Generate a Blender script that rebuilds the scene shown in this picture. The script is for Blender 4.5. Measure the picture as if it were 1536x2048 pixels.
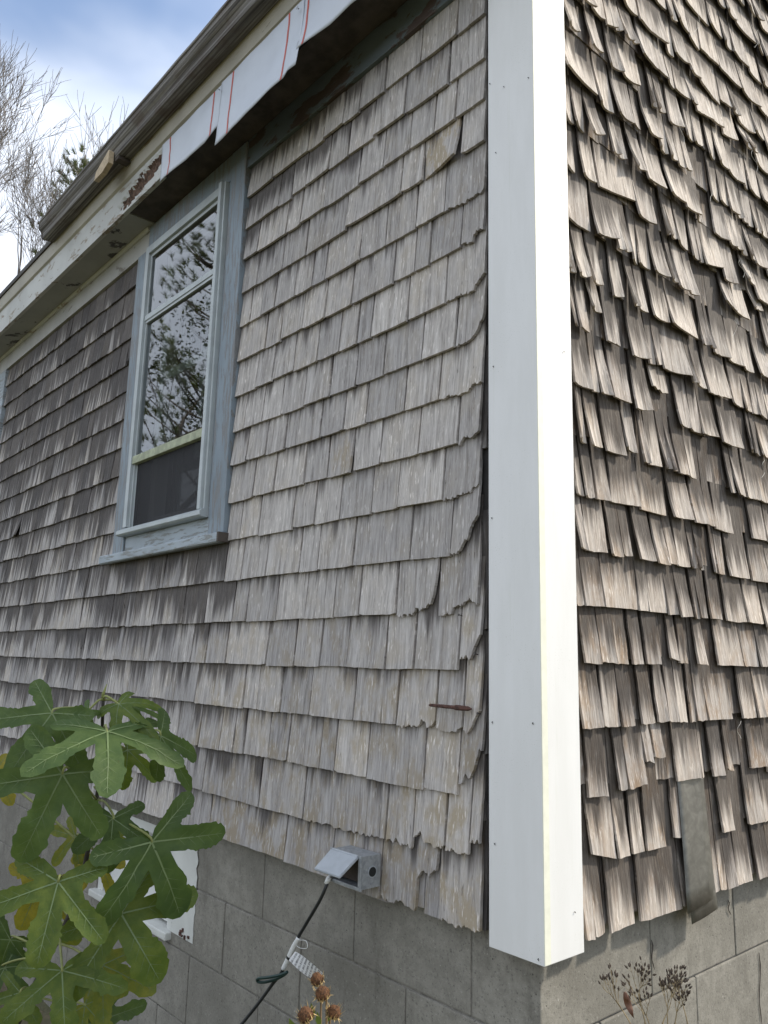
import bpy, bmesh, math, random
from mathutils import Vector, Matrix, noise, geometry
R = math.radians
# ------------------------------------------------------------------ scene, camera, sky, sun, exposure
sc = bpy.context.scene
for o in list(bpy.data.objects): bpy.data.objects.remove(o)
COL = sc.collection
YAW, PITCH, ROLL, FPX = 138.8663, 10.7315, 1.3729, 1584.30          # lens and pose solved from the photograph's straight edges
def cam_axes():
    y, p, r = R(YAW), R(PITCH), R(ROLL)
    f = Vector((math.cos(y)*math.cos(p), math.sin(y)*math.cos(p), math.sin(p)))
    rt = Vector((math.sin(y), -math.cos(y), 0)); up = rt.cross(f)
    return math.cos(r)*rt+math.sin(r)*up, -math.sin(r)*rt+math.cos(r)*up, f
CR, CU, CF = cam_axes()
CP = Vector((1.0587, -1.3619, 0.5636))
def ray(px, py): return CR*((px-768)/FPX)-CU*((py-1024)/FPX)+CF
def at(px, py, axis, val):                                          # the point where a sight line meets the plane axis = val
    d = ray(px, py); return CP+d*((val-CP[axis])/d[axis])
def depth_at(px, py, t): return CP+ray(px, py)*t
cd = bpy.data.cameras.new('camera'); co = bpy.data.objects.new('camera', cd); COL.objects.link(co)
co.matrix_world = Matrix(((CR.x, CU.x, -CF.x, CP.x), (CR.y, CU.y, -CF.y, CP.y), (CR.z, CU.z, -CF.z, CP.z), (0, 0, 0, 1)))
cd.sensor_fit = 'VERTICAL'; cd.sensor_height = 36; cd.sensor_width = 27; cd.lens = FPX/2048*36
cd.clip_start = 0.05; cd.clip_end = 3000
sc.camera = co
SUN_AZ, SUN_EL = 62.0, 36.0                                         # azimuth from +X towards +Y
sd = Vector((math.cos(R(SUN_AZ))*math.cos(R(SUN_EL)), math.sin(R(SUN_AZ))*math.cos(R(SUN_EL)), math.sin(R(SUN_EL))))
def node(nt, typ, ins=None, **kw):
    n = nt.nodes.new(typ)
    for k, v in kw.items(): setattr(n, k, v)
    for k, v in (ins or {}).items():
        s = n.inputs[k]
        if isinstance(v, bpy.types.NodeSocket): nt.links.new(v, s)
        else: s.default_value = v
    return n
world = bpy.data.worlds.new('World'); sc.world = world; world.use_nodes = True
nt = world.node_tree; nt.nodes.clear()
sky = node(nt, 'ShaderNodeTexSky', sky_type='NISHITA', sun_disc=False, sun_elevation=R(SUN_EL), sun_rotation=R(90-SUN_AZ), air_density=1.0, dust_density=1.2, ozone_density=1.2)
tc = node(nt, 'ShaderNodeTexCoord')
mp = node(nt, 'ShaderNodeMapping', {'Vector': tc.outputs['Generated'], 'Location': (7.90,3.14,7.12), 'Scale': (1.0, 1.0, 1.9)})
cn = node(nt, 'ShaderNodeTexNoise', {'Vector': mp.outputs[0], 'Scale': 1.7, 'Detail': 5.0, 'Roughness': 0.48, 'Distortion': 0.2})
cm = node(nt, 'ShaderNodeMapRange', {'Value': cn.outputs[0], 'From Min': 0.22, 'From Max': 0.55, 'To Max': 0.94}, interpolation_type='SMOOTHSTEP')
cn2 = node(nt, 'ShaderNodeTexNoise', {'Vector': mp.outputs[0], 'Scale': 4.5, 'Detail': 5.0})
ccol = node(nt, 'ShaderNodeMapRange', {'Value': cn2.outputs[0], 'From Min': 0.25, 'From Max': 0.75, 'To Min': 4.3, 'To Max': 5.6})
cc = node(nt, 'ShaderNodeCombineColor', {0: ccol.outputs[0], 1: ccol.outputs[0], 2: ccol.outputs[0]})
cct = node(nt, 'ShaderNodeMix', {0: 1.0, 6: cc.outputs[0], 7: (0.90, 0.96, 1.07, 1)}, data_type='RGBA', blend_type='MULTIPLY')
mx = node(nt, 'ShaderNodeMix', {0: cm.outputs[0], 6: sky.outputs[0], 7: cct.outputs[2]}, data_type='RGBA')
bg = node(nt, 'ShaderNodeBackground', {'Color': mx.outputs[2], 'Strength': 0.145})
node(nt, 'ShaderNodeOutputWorld', {0: bg.outputs[0]})
sl = bpy.data.lights.new('sun', 'SUN'); sl.energy = 2.6; sl.angle = R(3.0); sl.color = (1.0, 0.92, 0.79)
so = bpy.data.objects.new('sun', sl); COL.objects.link(so); so.rotation_euler = (-sd).to_track_quat('-Z', 'Y').to_euler(); so.location = (3, 5, 8)
vs = sc.view_settings; vs.view_transform = 'Standard'; vs.look = 'None'; vs.gamma = 1; vs.exposure = 0.88
try: vs.use_curve_mapping = False
except Exception: pass
sc.render.engine = 'CYCLES'
cy = sc.cycles; cy.max_bounces = 6; cy.diffuse_bounces = 3; cy.glossy_bounces = 3; cy.transmission_bounces = 6; cy.transparent_max_bounces = 12; cy.caustics_reflective = False; cy.caustics_refractive = False

# ------------------------------------------------------------------ helpers
def tag(o, label=None, cat=None, group=None, kind=None):
    for k, v in (('label', label), ('category', cat), ('group', group), ('kind', kind)):
        if v: o[k] = v
    return o
def empty(name, loc=(0, 0, 0)):
    o = bpy.data.objects.new(name, None); o.location = loc; o.empty_display_size = 0.1; COL.objects.link(o); return o
def link(name, me, parent=None, loc=(0, 0, 0)):
    o = bpy.data.objects.new(name, me); COL.objects.link(o); o.location = loc
    if parent is not None:
        o.parent = parent
        if parent.type == 'EMPTY': o.matrix_parent_inverse = Matrix.Translation(-Vector(parent.location))
    return o
def mesh(name, vs_, fs, mat, smooth=False):
    me = bpy.data.meshes.new(name); me.from_pydata([tuple(v) for v in vs_], [], fs); me.update()
    if mat: me.materials.append(mat)
    if smooth: me.polygons.foreach_set('use_smooth', [True]*len(me.polygons))
    return me
class MB:
    def __init__(s): s.v = []; s.f = []
    def box(s, a, b, bev=0.0):
        x0, x1 = sorted((a[0], b[0])); y0, y1 = sorted((a[1], b[1])); z0, z1 = sorted((a[2], b[2]))
        if bev:
            bm = bmesh.new(); bmesh.ops.create_cube(bm, size=1)
            for v in bm.verts: v.co = Vector(((x0+x1)/2+v.co.x*(x1-x0), (y0+y1)/2+v.co.y*(y1-y0), (z0+z1)/2+v.co.z*(z1-z0)))
            bmesh.ops.bevel(bm, geom=bm.edges[:], offset=bev, segments=2, affect='EDGES', profile=0.6)
            n = len(s.v); bm.verts.index_update()
            s.v += [v.co.copy() for v in bm.verts]; s.f += [tuple(n+v.index for v in f.verts) for f in bm.faces]; bm.free(); return s
        n = len(s.v)
        s.v += [Vector(p) for p in ((x0,y0,z0),(x1,y0,z0),(x1,y1,z0),(x0,y1,z0),(x0,y0,z1),(x1,y0,z1),(x1,y1,z1),(x0,y1,z1))]
        s.f += [tuple(n+i for i in q) for q in ((0,3,2,1),(4,5,6,7),(0,1,5,4),(1,2,6,5),(2,3,7,6),(3,0,4,7))]; return s
    def tube(s, pts, rads, seg=6, cap=True):
        pts = [Vector(p) for p in pts]
        if not isinstance(rads, (list, tuple)): rads = [rads]*len(pts)
        n0 = len(s.v); ref = None
        for i, p in enumerate(pts):
            d = (pts[min(i+1, len(pts)-1)]-pts[max(i-1, 0)]).normalized()
            if ref is None: ref = d.orthogonal().normalized()
            ref = (ref-d*ref.dot(d)).normalized() if (ref-d*ref.dot(d)).length > 1e-6 else d.orthogonal().normalized()
            b = d.cross(ref)
            for k in range(seg):
                a = 2*math.pi*k/seg; s.v.append(p+(ref*math.cos(a)+b*math.sin(a))*rads[i])
        for i in range(len(pts)-1):
            for k in range(seg):
                a = n0+i*seg+k; b_ = n0+i*seg+(k+1) % seg; s.f.append((a, b_, b_+seg, a+seg))
        if cap:
            s.f.append(tuple(n0+k for k in reversed(range(seg)))); m = n0+(len(pts)-1)*seg; s.f.append(tuple(m+k for k in range(seg)))
        return s
    def extrude_x(s, prof, x0, x1, nx=1, jit=None):                   # closed (y, z) profile swept along X
        n0 = len(s.v); n = len(prof)
        for i in range(nx+1):
            x = x0+(x1-x0)*i/nx
            for (y, z) in prof:
                dy, dz = jit(x, y, z) if jit else (0, 0)
                s.v.append(Vector((x, y+dy, z+dz)))
        for i in range(nx):
            for k in range(n):
                a = n0+i*n+k; b = n0+i*n+(k+1) % n; s.f.append((a, b, b+n, a+n))
        s.f.append(tuple(n0+k for k in range(n))); s.f.append(tuple(n0+nx*n+k for k in reversed(range(n)))); return s
    def build(s, name, mat, parent=None, smooth=False):
        me = mesh(name, s.v, s.f, mat, smooth)
        bm = bmesh.new(); bm.from_mesh(me); bmesh.ops.recalc_face_normals(bm, faces=bm.faces[:]); bm.to_mesh(me); bm.free()
        return link(name, me, parent)
def nz(x, y=0.0, z=0.0): return noise.noise(Vector((x, y, z)))

# ------------------------------------------------------------------ materials
def new_mat(name):
    m = bpy.data.materials.new(name); m.use_nodes = True; t = m.node_tree; b = t.nodes['Principled BSDF']; return m, t, b
def ramp(t, fac, stops):
    r = node(t, 'ShaderNodeValToRGB', {0: fac}); e = r.color_ramp.elements
    while len(e) < len(stops): e.new(0.5)
    for i, (p, c) in enumerate(stops): e[i].position = p; e[i].color = (*c, 1)
    return r.outputs[0]
def mixc(t, f, a, b, mode='MIX'): return node(t, 'ShaderNodeMix', {0: f, 6: a if isinstance(a, bpy.types.NodeSocket) else (*a, 1), 7: b if isinstance(b, bpy.types.NodeSocket) else (*b, 1)}, data_type='RGBA', blend_type=mode).outputs[2]
def mth(t, op, a, b=0.0, c=0.0): return node(t, 'ShaderNodeMath', {0: a, 1: b, 2: c}, operation=op).outputs[0]
def rng(t, v, a, b, c=0.0, d=1.0, smooth=True): return node(t, 'ShaderNodeMapRange', {'Value': v, 'From Min': a, 'From Max': b, 'To Min': c, 'To Max': d}, interpolation_type='SMOOTHSTEP' if smooth else 'LINEAR').outputs[0]
def tnoise(t, vec, scale, detail=4.0, rough=0.55, dist=0.0): return node(t, 'ShaderNodeTexNoise', {'Vector': vec, 'Scale': scale, 'Detail': detail, 'Roughness': rough, 'Distortion': dist}).outputs[0]
def vmap(t, vec, scale, loc=(0, 0, 0)): return node(t, 'ShaderNodeMapping', {'Vector': vec, 'Scale': scale, 'Location': loc}).outputs[0]
def objc(t): return node(t, 'ShaderNodeTexCoord').outputs['Object']
def bump(t, b, h, strength=0.4, dist=0.002):
    n = node(t, 'ShaderNodeBump', {'Height': h, 'Strength': strength, 'Distance': dist}); t.links.new(n.outputs[0], b.inputs['Normal'])
def setb(t, b, col=None, rough=None, **kw):
    for k, v in (('Base Color', col), ('Roughness', rough)):
        if v is None: continue
        if isinstance(v, bpy.types.NodeSocket): t.links.new(v, b.inputs[k])
        else: b.inputs[k].default_value = (*v, 1) if isinstance(v, tuple) else v
    for k, v in kw.items(): b.inputs[k.replace('_', ' ')].default_value = v

def shingle_material(name, light, mid, dark, brown, stain, patch=1.1):
    # uv = metres along the wall / up the wall (each shingle shifted), 'place' = (across 0-1, 0 at the butt .. 1 one exposure up), 'tint' = per-shingle randoms
    m, t, b = new_mat(name)
    uv = node(t, 'ShaderNodeUVMap', uv_map='UVMap').outputs[0]
    pl = node(t, 'ShaderNodeSeparateXYZ', {0: node(t, 'ShaderNodeUVMap', uv_map='place').outputs[0]})
    ti = node(t, 'ShaderNodeSeparateColor', {0: node(t, 'ShaderNodeAttribute', attribute_name='tint').outputs[0]})
    at_ = node(t, 'ShaderNodeAttribute', attribute_name='tint')
    wob = tnoise(t, vmap(t, uv, (9, 5, 1)), 1.0, 1.0)
    wv = node(t, 'ShaderNodeVectorMath', {0: uv, 1: node(t, 'ShaderNodeCombineXYZ', {0: mth(t, 'MULTIPLY', wob, 0.016)}).outputs[0]}, operation='ADD').outputs[0]
    broad = tnoise(t, vmap(t, wv, (80, 3.5, 1)), 1.0, 3.0, 0.62)
    fine = tnoise(t, vmap(t, wv, (380, 15, 1)), 1.0, 3.0, 0.75)
    blot = tnoise(t, vmap(t, uv, (17, 10, 1)), 1.0, 4.0, 0.65)
    g = mth(t, 'ADD', mth(t, 'MULTIPLY', broad, 0.45), mth(t, 'ADD', mth(t, 'MULTIPLY', fine, 0.42), mth(t, 'MULTIPLY', blot, 0.13)))
    col = ramp(t, g, [(0.33, dark), (0.46, mid), (0.58, light), (0.74, tuple(min(1, c*1.3) for c in light))])
    col = mixc(t, mth(t, 'MULTIPLY', rng(t, blot, 0.40, 0.66), ti.outputs[1]), col, brown)
    # pale flaked fibres and small dark pits
    fl = tnoise(t, vmap(t, wv, (170, 24, 1), (3.1, 7.7, 0)), 1.0, 3.0, 0.6)
    col = mixc(t, mth(t, 'MULTIPLY', rng(t, fl, 0.56, 0.66, 0, 0.9), rng(t, blot, 0.38, 0.62, 0.1, 1.0)), col, tuple(min(1, c*1.32) for c in light))
    col = mixc(t, rng(t, fl, 0.37, 0.28, 0, 0.65), col, tuple(c*0.6 for c in dark))
    # thin dark checks
    ck = tnoise(t, vmap(t, wv, (190, 3.5, 1), (9.3, 1.7, 0)), 1.0, 2.0, 0.4)
    col = mixc(t, rng(t, ck, 0.315, 0.25, 0, 0.6), col, tuple(c*0.35 for c in dark))
    # mildew and tannin streaks of irregular length, plus painted shade below each butt; alpha of the tint makes them run the whole board
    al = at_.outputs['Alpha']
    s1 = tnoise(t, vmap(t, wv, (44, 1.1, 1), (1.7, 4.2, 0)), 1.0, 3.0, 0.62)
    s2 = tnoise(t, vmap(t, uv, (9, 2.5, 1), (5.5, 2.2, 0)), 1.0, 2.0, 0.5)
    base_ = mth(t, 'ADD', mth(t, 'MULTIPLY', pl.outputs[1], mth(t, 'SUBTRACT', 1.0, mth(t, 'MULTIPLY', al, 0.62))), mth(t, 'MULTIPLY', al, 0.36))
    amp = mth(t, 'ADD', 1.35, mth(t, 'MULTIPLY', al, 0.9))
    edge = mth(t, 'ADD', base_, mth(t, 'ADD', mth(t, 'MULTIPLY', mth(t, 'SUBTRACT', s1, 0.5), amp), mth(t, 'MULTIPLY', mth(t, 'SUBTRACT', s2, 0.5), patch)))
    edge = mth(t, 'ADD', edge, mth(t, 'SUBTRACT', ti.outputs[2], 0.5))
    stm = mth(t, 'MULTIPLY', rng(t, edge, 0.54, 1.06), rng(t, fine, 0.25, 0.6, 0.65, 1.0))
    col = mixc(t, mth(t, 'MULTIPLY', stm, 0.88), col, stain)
    col = mixc(t, 1.0, col, node(t, 'ShaderNodeCombineColor', {0: rng(t, ti.outputs[0], 0, 1, 0.66, 1.2, False), 1: rng(t, ti.outputs[0], 0, 1, 0.67, 1.19, False), 2: rng(t, ti.outputs[0], 0, 1, 0.70, 1.17, False)}).outputs[0], 'MULTIPLY')
    setb(t, b, col, 0.86, Specular_IOR_Level=0.25)
    bump(t, b, mth(t, 'ADD', mth(t, 'MULTIPLY', broad, 0.6), mth(t, 'MULTIPLY', fine, 0.7)), 0.9, 0.0035)
    return m
M = {}
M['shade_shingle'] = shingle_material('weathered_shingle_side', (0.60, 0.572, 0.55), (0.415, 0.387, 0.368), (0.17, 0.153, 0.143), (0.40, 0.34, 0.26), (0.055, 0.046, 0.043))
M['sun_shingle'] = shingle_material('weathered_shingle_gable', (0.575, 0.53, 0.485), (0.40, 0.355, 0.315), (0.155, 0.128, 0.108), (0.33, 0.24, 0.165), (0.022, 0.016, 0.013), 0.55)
def plain(name, col, rough=0.6, var=0.12, scale=18, bmp=0.15, metal=0.0, bs=60):
    m, t, b = new_mat(name); oc = objc(t)
    n = tnoise(t, oc, scale, 5.0, 0.6)
    c = mixc(t, rng(t, n, 0.3, 0.7), tuple(x*(1-var) for x in col), tuple(min(1, x*(1+var)) for x in col))
    setb(t, b, c, rough, Metallic=metal)
    if bmp: bump(t, b, tnoise(t, oc, bs, 4.0), bmp, 0.002)
    return m
def paint(name, col, under, peel=0.3, rough=0.55, stretch=(1, 1, 1), scale=14, edge_dirt=None):
    # old paint: flakes off in ragged patches to grey or brown wood, plus grain relief
    m, t, b = new_mat(name); oc = objc(t); v = vmap(t, oc, stretch)
    n = tnoise(t, v, scale, 8.0, 0.68, 0.4); pk = rng(t, n, 0.66-peel*0.25, 0.69-peel*0.25)
    f = tnoise(t, vmap(t, v, (1, 1, 1)), scale*9, 4.0, 0.6)
    c1 = mixc(t, rng(t, tnoise(t, oc, 5, 4.0), 0.3, 0.7), tuple(x*0.88 for x in col), tuple(min(1, x*1.08) for x in col))
    c2 = mixc(t, f, tuple(x*0.6 for x in under), tuple(min(1, x*1.4) for x in under))
    setb(t, b, mixc(t, pk, c1, c2), rough)
    bump(t, b, mth(t, 'ADD', mth(t, 'MULTIPLY', pk, -1.0), mth(t, 'MULTIPLY', f, 0.5)), 0.5, 0.0015)
    return m
def board_mat():
    m, t, b = new_mat('white_cellular_board'); oc = objc(t)
    c = mixc(t, rng(t, tnoise(t, vmap(t, oc, (6, 6, 1.2)), 3.0, 5.0, 0.6), 0.35, 0.7), (0.745, 0.745, 0.735), (0.79, 0.79, 0.785))
    fleck = mth(t, 'MULTIPLY', rng(t, tnoise(t, oc, 330, 2.0, 0.6), 0.64, 0.72), rng(t, tnoise(t, oc, 6, 3.0, 0.6), 0.42, 0.7))
    c = mixc(t, mth(t, 'MULTIPLY', fleck, 0.55), c, (0.36, 0.38, 0.30))
    c = mixc(t, rng(t, tnoise(t, vmap(t, oc, (26, 26, 1.0)), 2.0, 4.0, 0.6), 0.60, 0.80, 0, 0.35), c, (0.58, 0.60, 0.50))
    setb(t, b, c, 0.45); bump(t, b, tnoise(t, oc, 160, 3.0), 0.05, 0.001); return m
M['white_board'] = board_mat()
M['board_edge'] = plain('board_cut_edge', (0.78, 0.78, 0.66), 0.6, 0.05, 40, 0.05)
M['fascia'] = paint('old_cream_paint', (0.52, 0.525, 0.50), (0.30, 0.25, 0.19), 0.34, stretch=(0.35, 1, 1), scale=22)
M['fascia_upper'] = paint('old_cream_paint_upper', (0.42, 0.395, 0.33), (0.24, 0.20, 0.15), 0.2, stretch=(0.3, 1, 1), scale=18)
M['soffit'] = paint('old_soffit_paint', (0.34, 0.34, 0.32), (0.05, 0.045, 0.04), 0.30, stretch=(0.7, 1, 1), scale=9)
M['frieze'] = paint('frieze_paint', (0.43, 0.425, 0.40), (0.22, 0.20, 0.17), 0.2, stretch=(0.3, 1, 1), scale=16)
M['frieze_bare'] = paint('frieze_worn_paint', (0.13, 0.16, 0.18), (0.085, 0.062, 0.055), 0.6, stretch=(0.4, 1, 1), scale=9)
M['blue_casing'] = paint('blue_grey_casing_paint', (0.235, 0.285, 0.33), (0.21, 0.215, 0.22), 0.62, stretch=(5, 1, 0.5), scale=16)
M['blue_sill'] = paint('blue_grey_sill_paint', (0.36, 0.41, 0.45), (0.24, 0.25, 0.245), 0.5, stretch=(0.8, 1, 6), scale=14)
M['storm'] = plain('storm_window_aluminium', (0.46, 0.50, 0.51), 0.45, 0.08, 12, 0.05, 0.15)
M['moss_rail'] = plain('mossy_rail', (0.40, 0.43, 0.30), 0.7, 0.25, 30, 0.1)
M['sash'] = plain('inner_sash_white', (0.80, 0.81, 0.79), 0.5, 0.05, 10, 0.0)
M['rot'] = plain('rotted_wood', (0.10, 0.06, 0.04), 0.95, 0.6, 60, 1.0)
M['dark_wood'] = plain('old_dark_wood', (0.07, 0.058, 0.05), 0.9, 0.4, 14, 0.4)
M['fresh_wood'] = plain('split_pale_wood', (0.50, 0.40, 0.27), 0.8, 0.15, 50, 0.3)
M['sheathing'] = plain('tar_paper', (0.035, 0.033, 0.033), 0.9, 0.3, 20, 0.2)
M['under_shingle'] = plain('unweathered_under_shingle', (0.30, 0.235, 0.145), 0.85, 0.2, 30, 0.2)
M['roof'] = plain('asphalt_roof', (0.10, 0.095, 0.09), 0.95, 0.35, 90, 0.6)
M['interior'] = plain('room_plaster', (0.30, 0.29, 0.27), 0.8, 0.05, 3, 0.0)
M['black_rubber'] = plain('black_cord', (0.012, 0.013, 0.014), 0.45, 0.1, 10, 0.0)
M['green_tie'] = plain('dark_green_tie', (0.010, 0.035, 0.032), 0.45, 0.1, 10, 0.0)
M['rust'] = plain('rusty_iron', (0.085, 0.040, 0.030), 0.85, 0.5, 120, 0.8, bs=300)
M['nail'] = plain('dull_nail', (0.10, 0.09, 0.085), 0.6, 0.3, 50, 0.0, 0.6)
M['speck'] = plain('dark_speck', (0.03, 0.03, 0.03), 0.7, 0.1, 10, 0.0)
M['plastic_white'] = plain('white_plastic', (0.72, 0.73, 0.72), 0.4, 0.03, 10, 0.0)
M['fiber'] = plain('loose_fibre', (0.55, 0.54, 0.50), 0.8, 0.1, 10, 0.0)
def gutter_mat():
    m, t, b = new_mat('weathered_gutter'); oc = objc(t)
    n = tnoise(t, vmap(t, oc, (1.1, 70, 70)), 1.6, 5.0, 0.6); k = tnoise(t, oc, 7, 5.0)
    c = ramp(t, n, [(0.32, (0.05, 0.045, 0.042)), (0.48, (0.155, 0.145, 0.135)), (0.66, (0.33, 0.315, 0.30))])
    c = mixc(t, rng(t, k, 0.5, 0.7, 0, 0.5), c, (0.09, 0.055, 0.04))
    setb(t, b, c, 0.9); bump(t, b, n, 0.6, 0.004); return m
M['gutter'] = gutter_mat()
def concrete():
    m, t, b = new_mat('painted_concrete_block'); oc = objc(t)
    big = tnoise(t, oc, 3.2, 5.0, 0.6); gr = tnoise(t, oc, 150, 3.0, 0.8); md = tnoise(t, oc, 34, 4.0, 0.65)
    c = mixc(t, rng(t, big, 0.3, 0.7), (0.20, 0.19, 0.165), (0.30, 0.285, 0.25))
    c = mixc(t, rng(t, md, 0.35, 0.7, 0, 0.6), c, (0.175, 0.165, 0.142))
    c = mixc(t, rng(t, tnoise(t, vmap(t, oc, (7, 7, 1.6)), 2.2, 5.0, 0.65), 0.56, 0.72, 0, 0.5), c, (0.12, 0.112, 0.095))
    c = mixc(t, rng(t, gr, 0.45, 0.30, 0, 0.75), c, (0.085, 0.08, 0.074))
    c = mixc(t, rng(t, gr, 0.60, 0.76, 0, 0.75), c, (0.46, 0.45, 0.42))
    vo = node(t, 'ShaderNodeTexVoronoi', {'Vector': oc, 'Scale': 55.0, 'Randomness': 1.0}); pit = rng(t, vo.outputs[0], 0.13, 0.06)
    sel = rng(t, tnoise(t, oc, 23, 2.0), 0.56, 0.60)
    pm = mth(t, 'MULTIPLY', pit, sel)
    c = mixc(t, mth(t, 'MULTIPLY', pm, 0.8), c, (0.06, 0.055, 0.05))
    setb(t, b, c, 0.93, Specular_IOR_Level=0.2)
    bump(t, b, mth(t, 'ADD', mth(t, 'MULTIPLY', gr, 0.5), mth(t, 'ADD', mth(t, 'MULTIPLY', md, 0.6), mth(t, 'MULTIPLY', pm, -1.2))), 0.6, 0.003); return m
M['block'] = concrete()
M['mortar'] = plain('mortar', (0.185, 0.175, 0.155), 0.95, 0.3, 60, 0.5)
M['vent_white'] = paint('flaking_white_paint', (0.60, 0.61, 0.58), (0.27, 0.26, 0.24), 0.05, scale=16)
def galv():
    m, t, b = new_mat('galvanised_box'); oc = objc(t)
    vo = node(t, 'ShaderNodeTexVoronoi', {'Vector': oc, 'Scale': 160.0}); n = tnoise(t, oc, 70, 4.0)
    c = mixc(t, vo.outputs[1], (0.30, 0.32, 0.34), (0.46, 0.48, 0.50)); c = mixc(t, rng(t, n, 0.4, 0.7, 0, 0.5), c, (0.24, 0.25, 0.265))
    setb(t, b, c, 0.5, Metallic=0.35); bump(t, b, n, 0.1, 0.001); return m
M['galv'] = galv()
M['lid'] = plain('lid_cast_grey', (0.43, 0.46, 0.49), 0.42, 0.06, 40, 0.05, 0.2)
def sheet_metal():
    m, t, b = new_mat('dull_sheet_metal'); oc = objc(t)
    n = tnoise(t, vmap(t, oc, (1, 9, 14)), 3, 5.0, 0.6, 0.6)
    c = mixc(t, rng(t, n, 0.35, 0.7), (0.13, 0.128, 0.118), (0.20, 0.197, 0.182))
    setb(t, b, c, 0.42, Metallic=0.55); return m
M['sheet'] = sheet_metal()
def glass(name, ior, tint=(0.90, 0.95, 0.94)):
    m, t, b = new_mat(name); out = t.nodes['Material Output']
    fr_ = node(t, 'ShaderNodeFresnel', {'IOR': ior}); tr = node(t, 'ShaderNodeBsdfTransparent', {'Color': (*tint, 1)}); gl = node(t, 'ShaderNodeBsdfGlossy', {'Color': (0.95, 0.98, 1, 1), 'Roughness': 0.012})
    t.links.new(node(t, 'ShaderNodeMixShader', {0: fr_.outputs[0], 1: tr.outputs[0], 2: gl.outputs[0]}).outputs[0], out.inputs[0]); return m
M['glass'] = glass('storm_glass', 2.6); M['glass2'] = glass('sash_glass', 1.6)
def screen():
    m, t, b = new_mat('insect_screen'); out = t.nodes['Material Output']
    setb(t, b, (0.022, 0.022, 0.026), 0.7)
    tr = node(t, 'ShaderNodeBsdfTransparent'); mxs = node(t, 'ShaderNodeMixShader', {0: 0.62, 1: tr.outputs[0], 2: b.outputs[0]})
    t.links.new(mxs.outputs[0], out.inputs[0]); return m
M['screen'] = screen()
M['membrane'] = plain('white_membrane', (0.56, 0.60, 0.67), 0.38, 0.04, 9, 0.06, bs=40)
M['red_line'] = plain('red_printed_line', (0.50, 0.085, 0.055), 0.5, 0.1, 30, 0.0)
def tag_mat():
    m, t, b = new_mat('printed_paper_tag'); g = node(t, 'ShaderNodeTexCoord').outputs['Generated']
    rows = node(t, 'ShaderNodeSeparateXYZ', {0: node(t, 'ShaderNodeUVMap', uv_map='UVMap').outputs[0]})
    ln = rng(t, mth(t, 'FRACT', mth(t, 'MULTIPLY', rows.outputs[1], 9.0)), 0.45, 0.55)
    wd = rng(t, tnoise(t, vmap(t, node(t, 'ShaderNodeUVMap', uv_map='UVMap').outputs[0], (30, 9, 1)), 1.0, 2.0), 0.46, 0.5)
    setb(t, b, mixc(t, mth(t, 'MULTIPLY', mth(t, 'MULTIPLY', ln, wd), 0.8), (0.72, 0.72, 0.73), (0.06, 0.06, 0.07)), 0.5); return m
M['tag'] = tag_mat()
def leaf_mat(name, ca, cb, spot):
    m, t, b = new_mat(name); uv = node(t, 'ShaderNodeUVMap', uv_map='UVMap').outputs[0]; out = t.nodes['Material Output']
    n = tnoise(t, uv, 5.0, 5.0, 0.6); n2 = tnoise(t, uv, 26.0, 4.0, 0.6); vo = node(t, 'ShaderNodeTexVoronoi', {'Vector': uv, 'Scale': 24.0}, feature='DISTANCE_TO_EDGE').outputs[0]
    c = mixc(t, rng(t, n, 0.35, 0.68), ca, cb); c = mixc(t, rng(t, n2, 0.56, 0.78, 0, 0.45), c, spot)
    c = mixc(t, rng(t, vo, 0.04, 0.0, 0, 0.12), c, tuple(min(1, x*1.6) for x in cb))
    c = mixc(t, rng(t, tnoise(t, uv, 11.0, 4.0, 0.7), 0.68, 0.74, 0, 0.8), c, (0.10, 0.055, 0.02))
    setb(t, b, c, 0.55, Specular_IOR_Level=0.35); bump(t, b, mth(t, 'ADD', mth(t, 'MULTIPLY', n2, 0.5), vo), 0.16, 0.003)
    tl = node(t, 'ShaderNodeBsdfTranslucent', {'Color': mixc(t, 0.5, c, (0.25, 0.34, 0.03))})
    mxs = node(t, 'ShaderNodeMixShader', {0: 0.36, 1: b.outputs[0], 2: tl.outputs[0]}); t.links.new(mxs.outputs[0], out.inputs[0]); return m
M['leaf_green'] = leaf_mat('fig_leaf_green', (0.055, 0.100, 0.030), (0.090, 0.142, 0.042), (0.075, 0.115, 0.03))
M['leaf_mid'] = leaf_mat('fig_leaf_mid', (0.066, 0.108, 0.018), (0.115, 0.155, 0.024), (0.17, 0.165, 0.022))
M['leaf_dark'] = leaf_mat('fig_leaf_dark', (0.036, 0.072, 0.022), (0.060, 0.105, 0.028), (0.04, 0.07, 0.02))
M['leaf_olive'] = leaf_mat('fig_leaf_turning', (0.11, 0.15, 0.022), (0.20, 0.20, 0.022), (0.09, 0.12, 0.03))
M['leaf_yellow'] = leaf_mat('fig_leaf_yellow', (0.24, 0.21, 0.025), (0.36, 0.29, 0.035), (0.14, 0.09, 0.02))
M['vein'] = plain('leaf_vein', (0.125, 0.175, 0.065), 0.55, 0.1, 20, 0.0)
M['stem'] = plain('fig_stem_bark', (0.045, 0.040, 0.032), 0.75, 0.4, 40, 0.4)
M['petiole'] = plain('fig_petiole', (0.21, 0.23, 0.075), 0.55, 0.2, 30, 0.0)
M['seed'] = plain('dry_seed_head', (0.105, 0.045, 0.016), 0.9, 0.5, 260, 1.0, bs=700)
M['chaff'] = plain('dry_bracts', (0.50, 0.36, 0.16), 0.85, 0.3, 120, 0.2)
M['dry_stem'] = plain('dry_stem', (0.20, 0.135, 0.07), 0.85, 0.3, 60, 0.2)
M['green_stem'] = plain('green_flower_leaf', (0.16, 0.22, 0.04), 0.6, 0.3, 40, 0.0)
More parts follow.
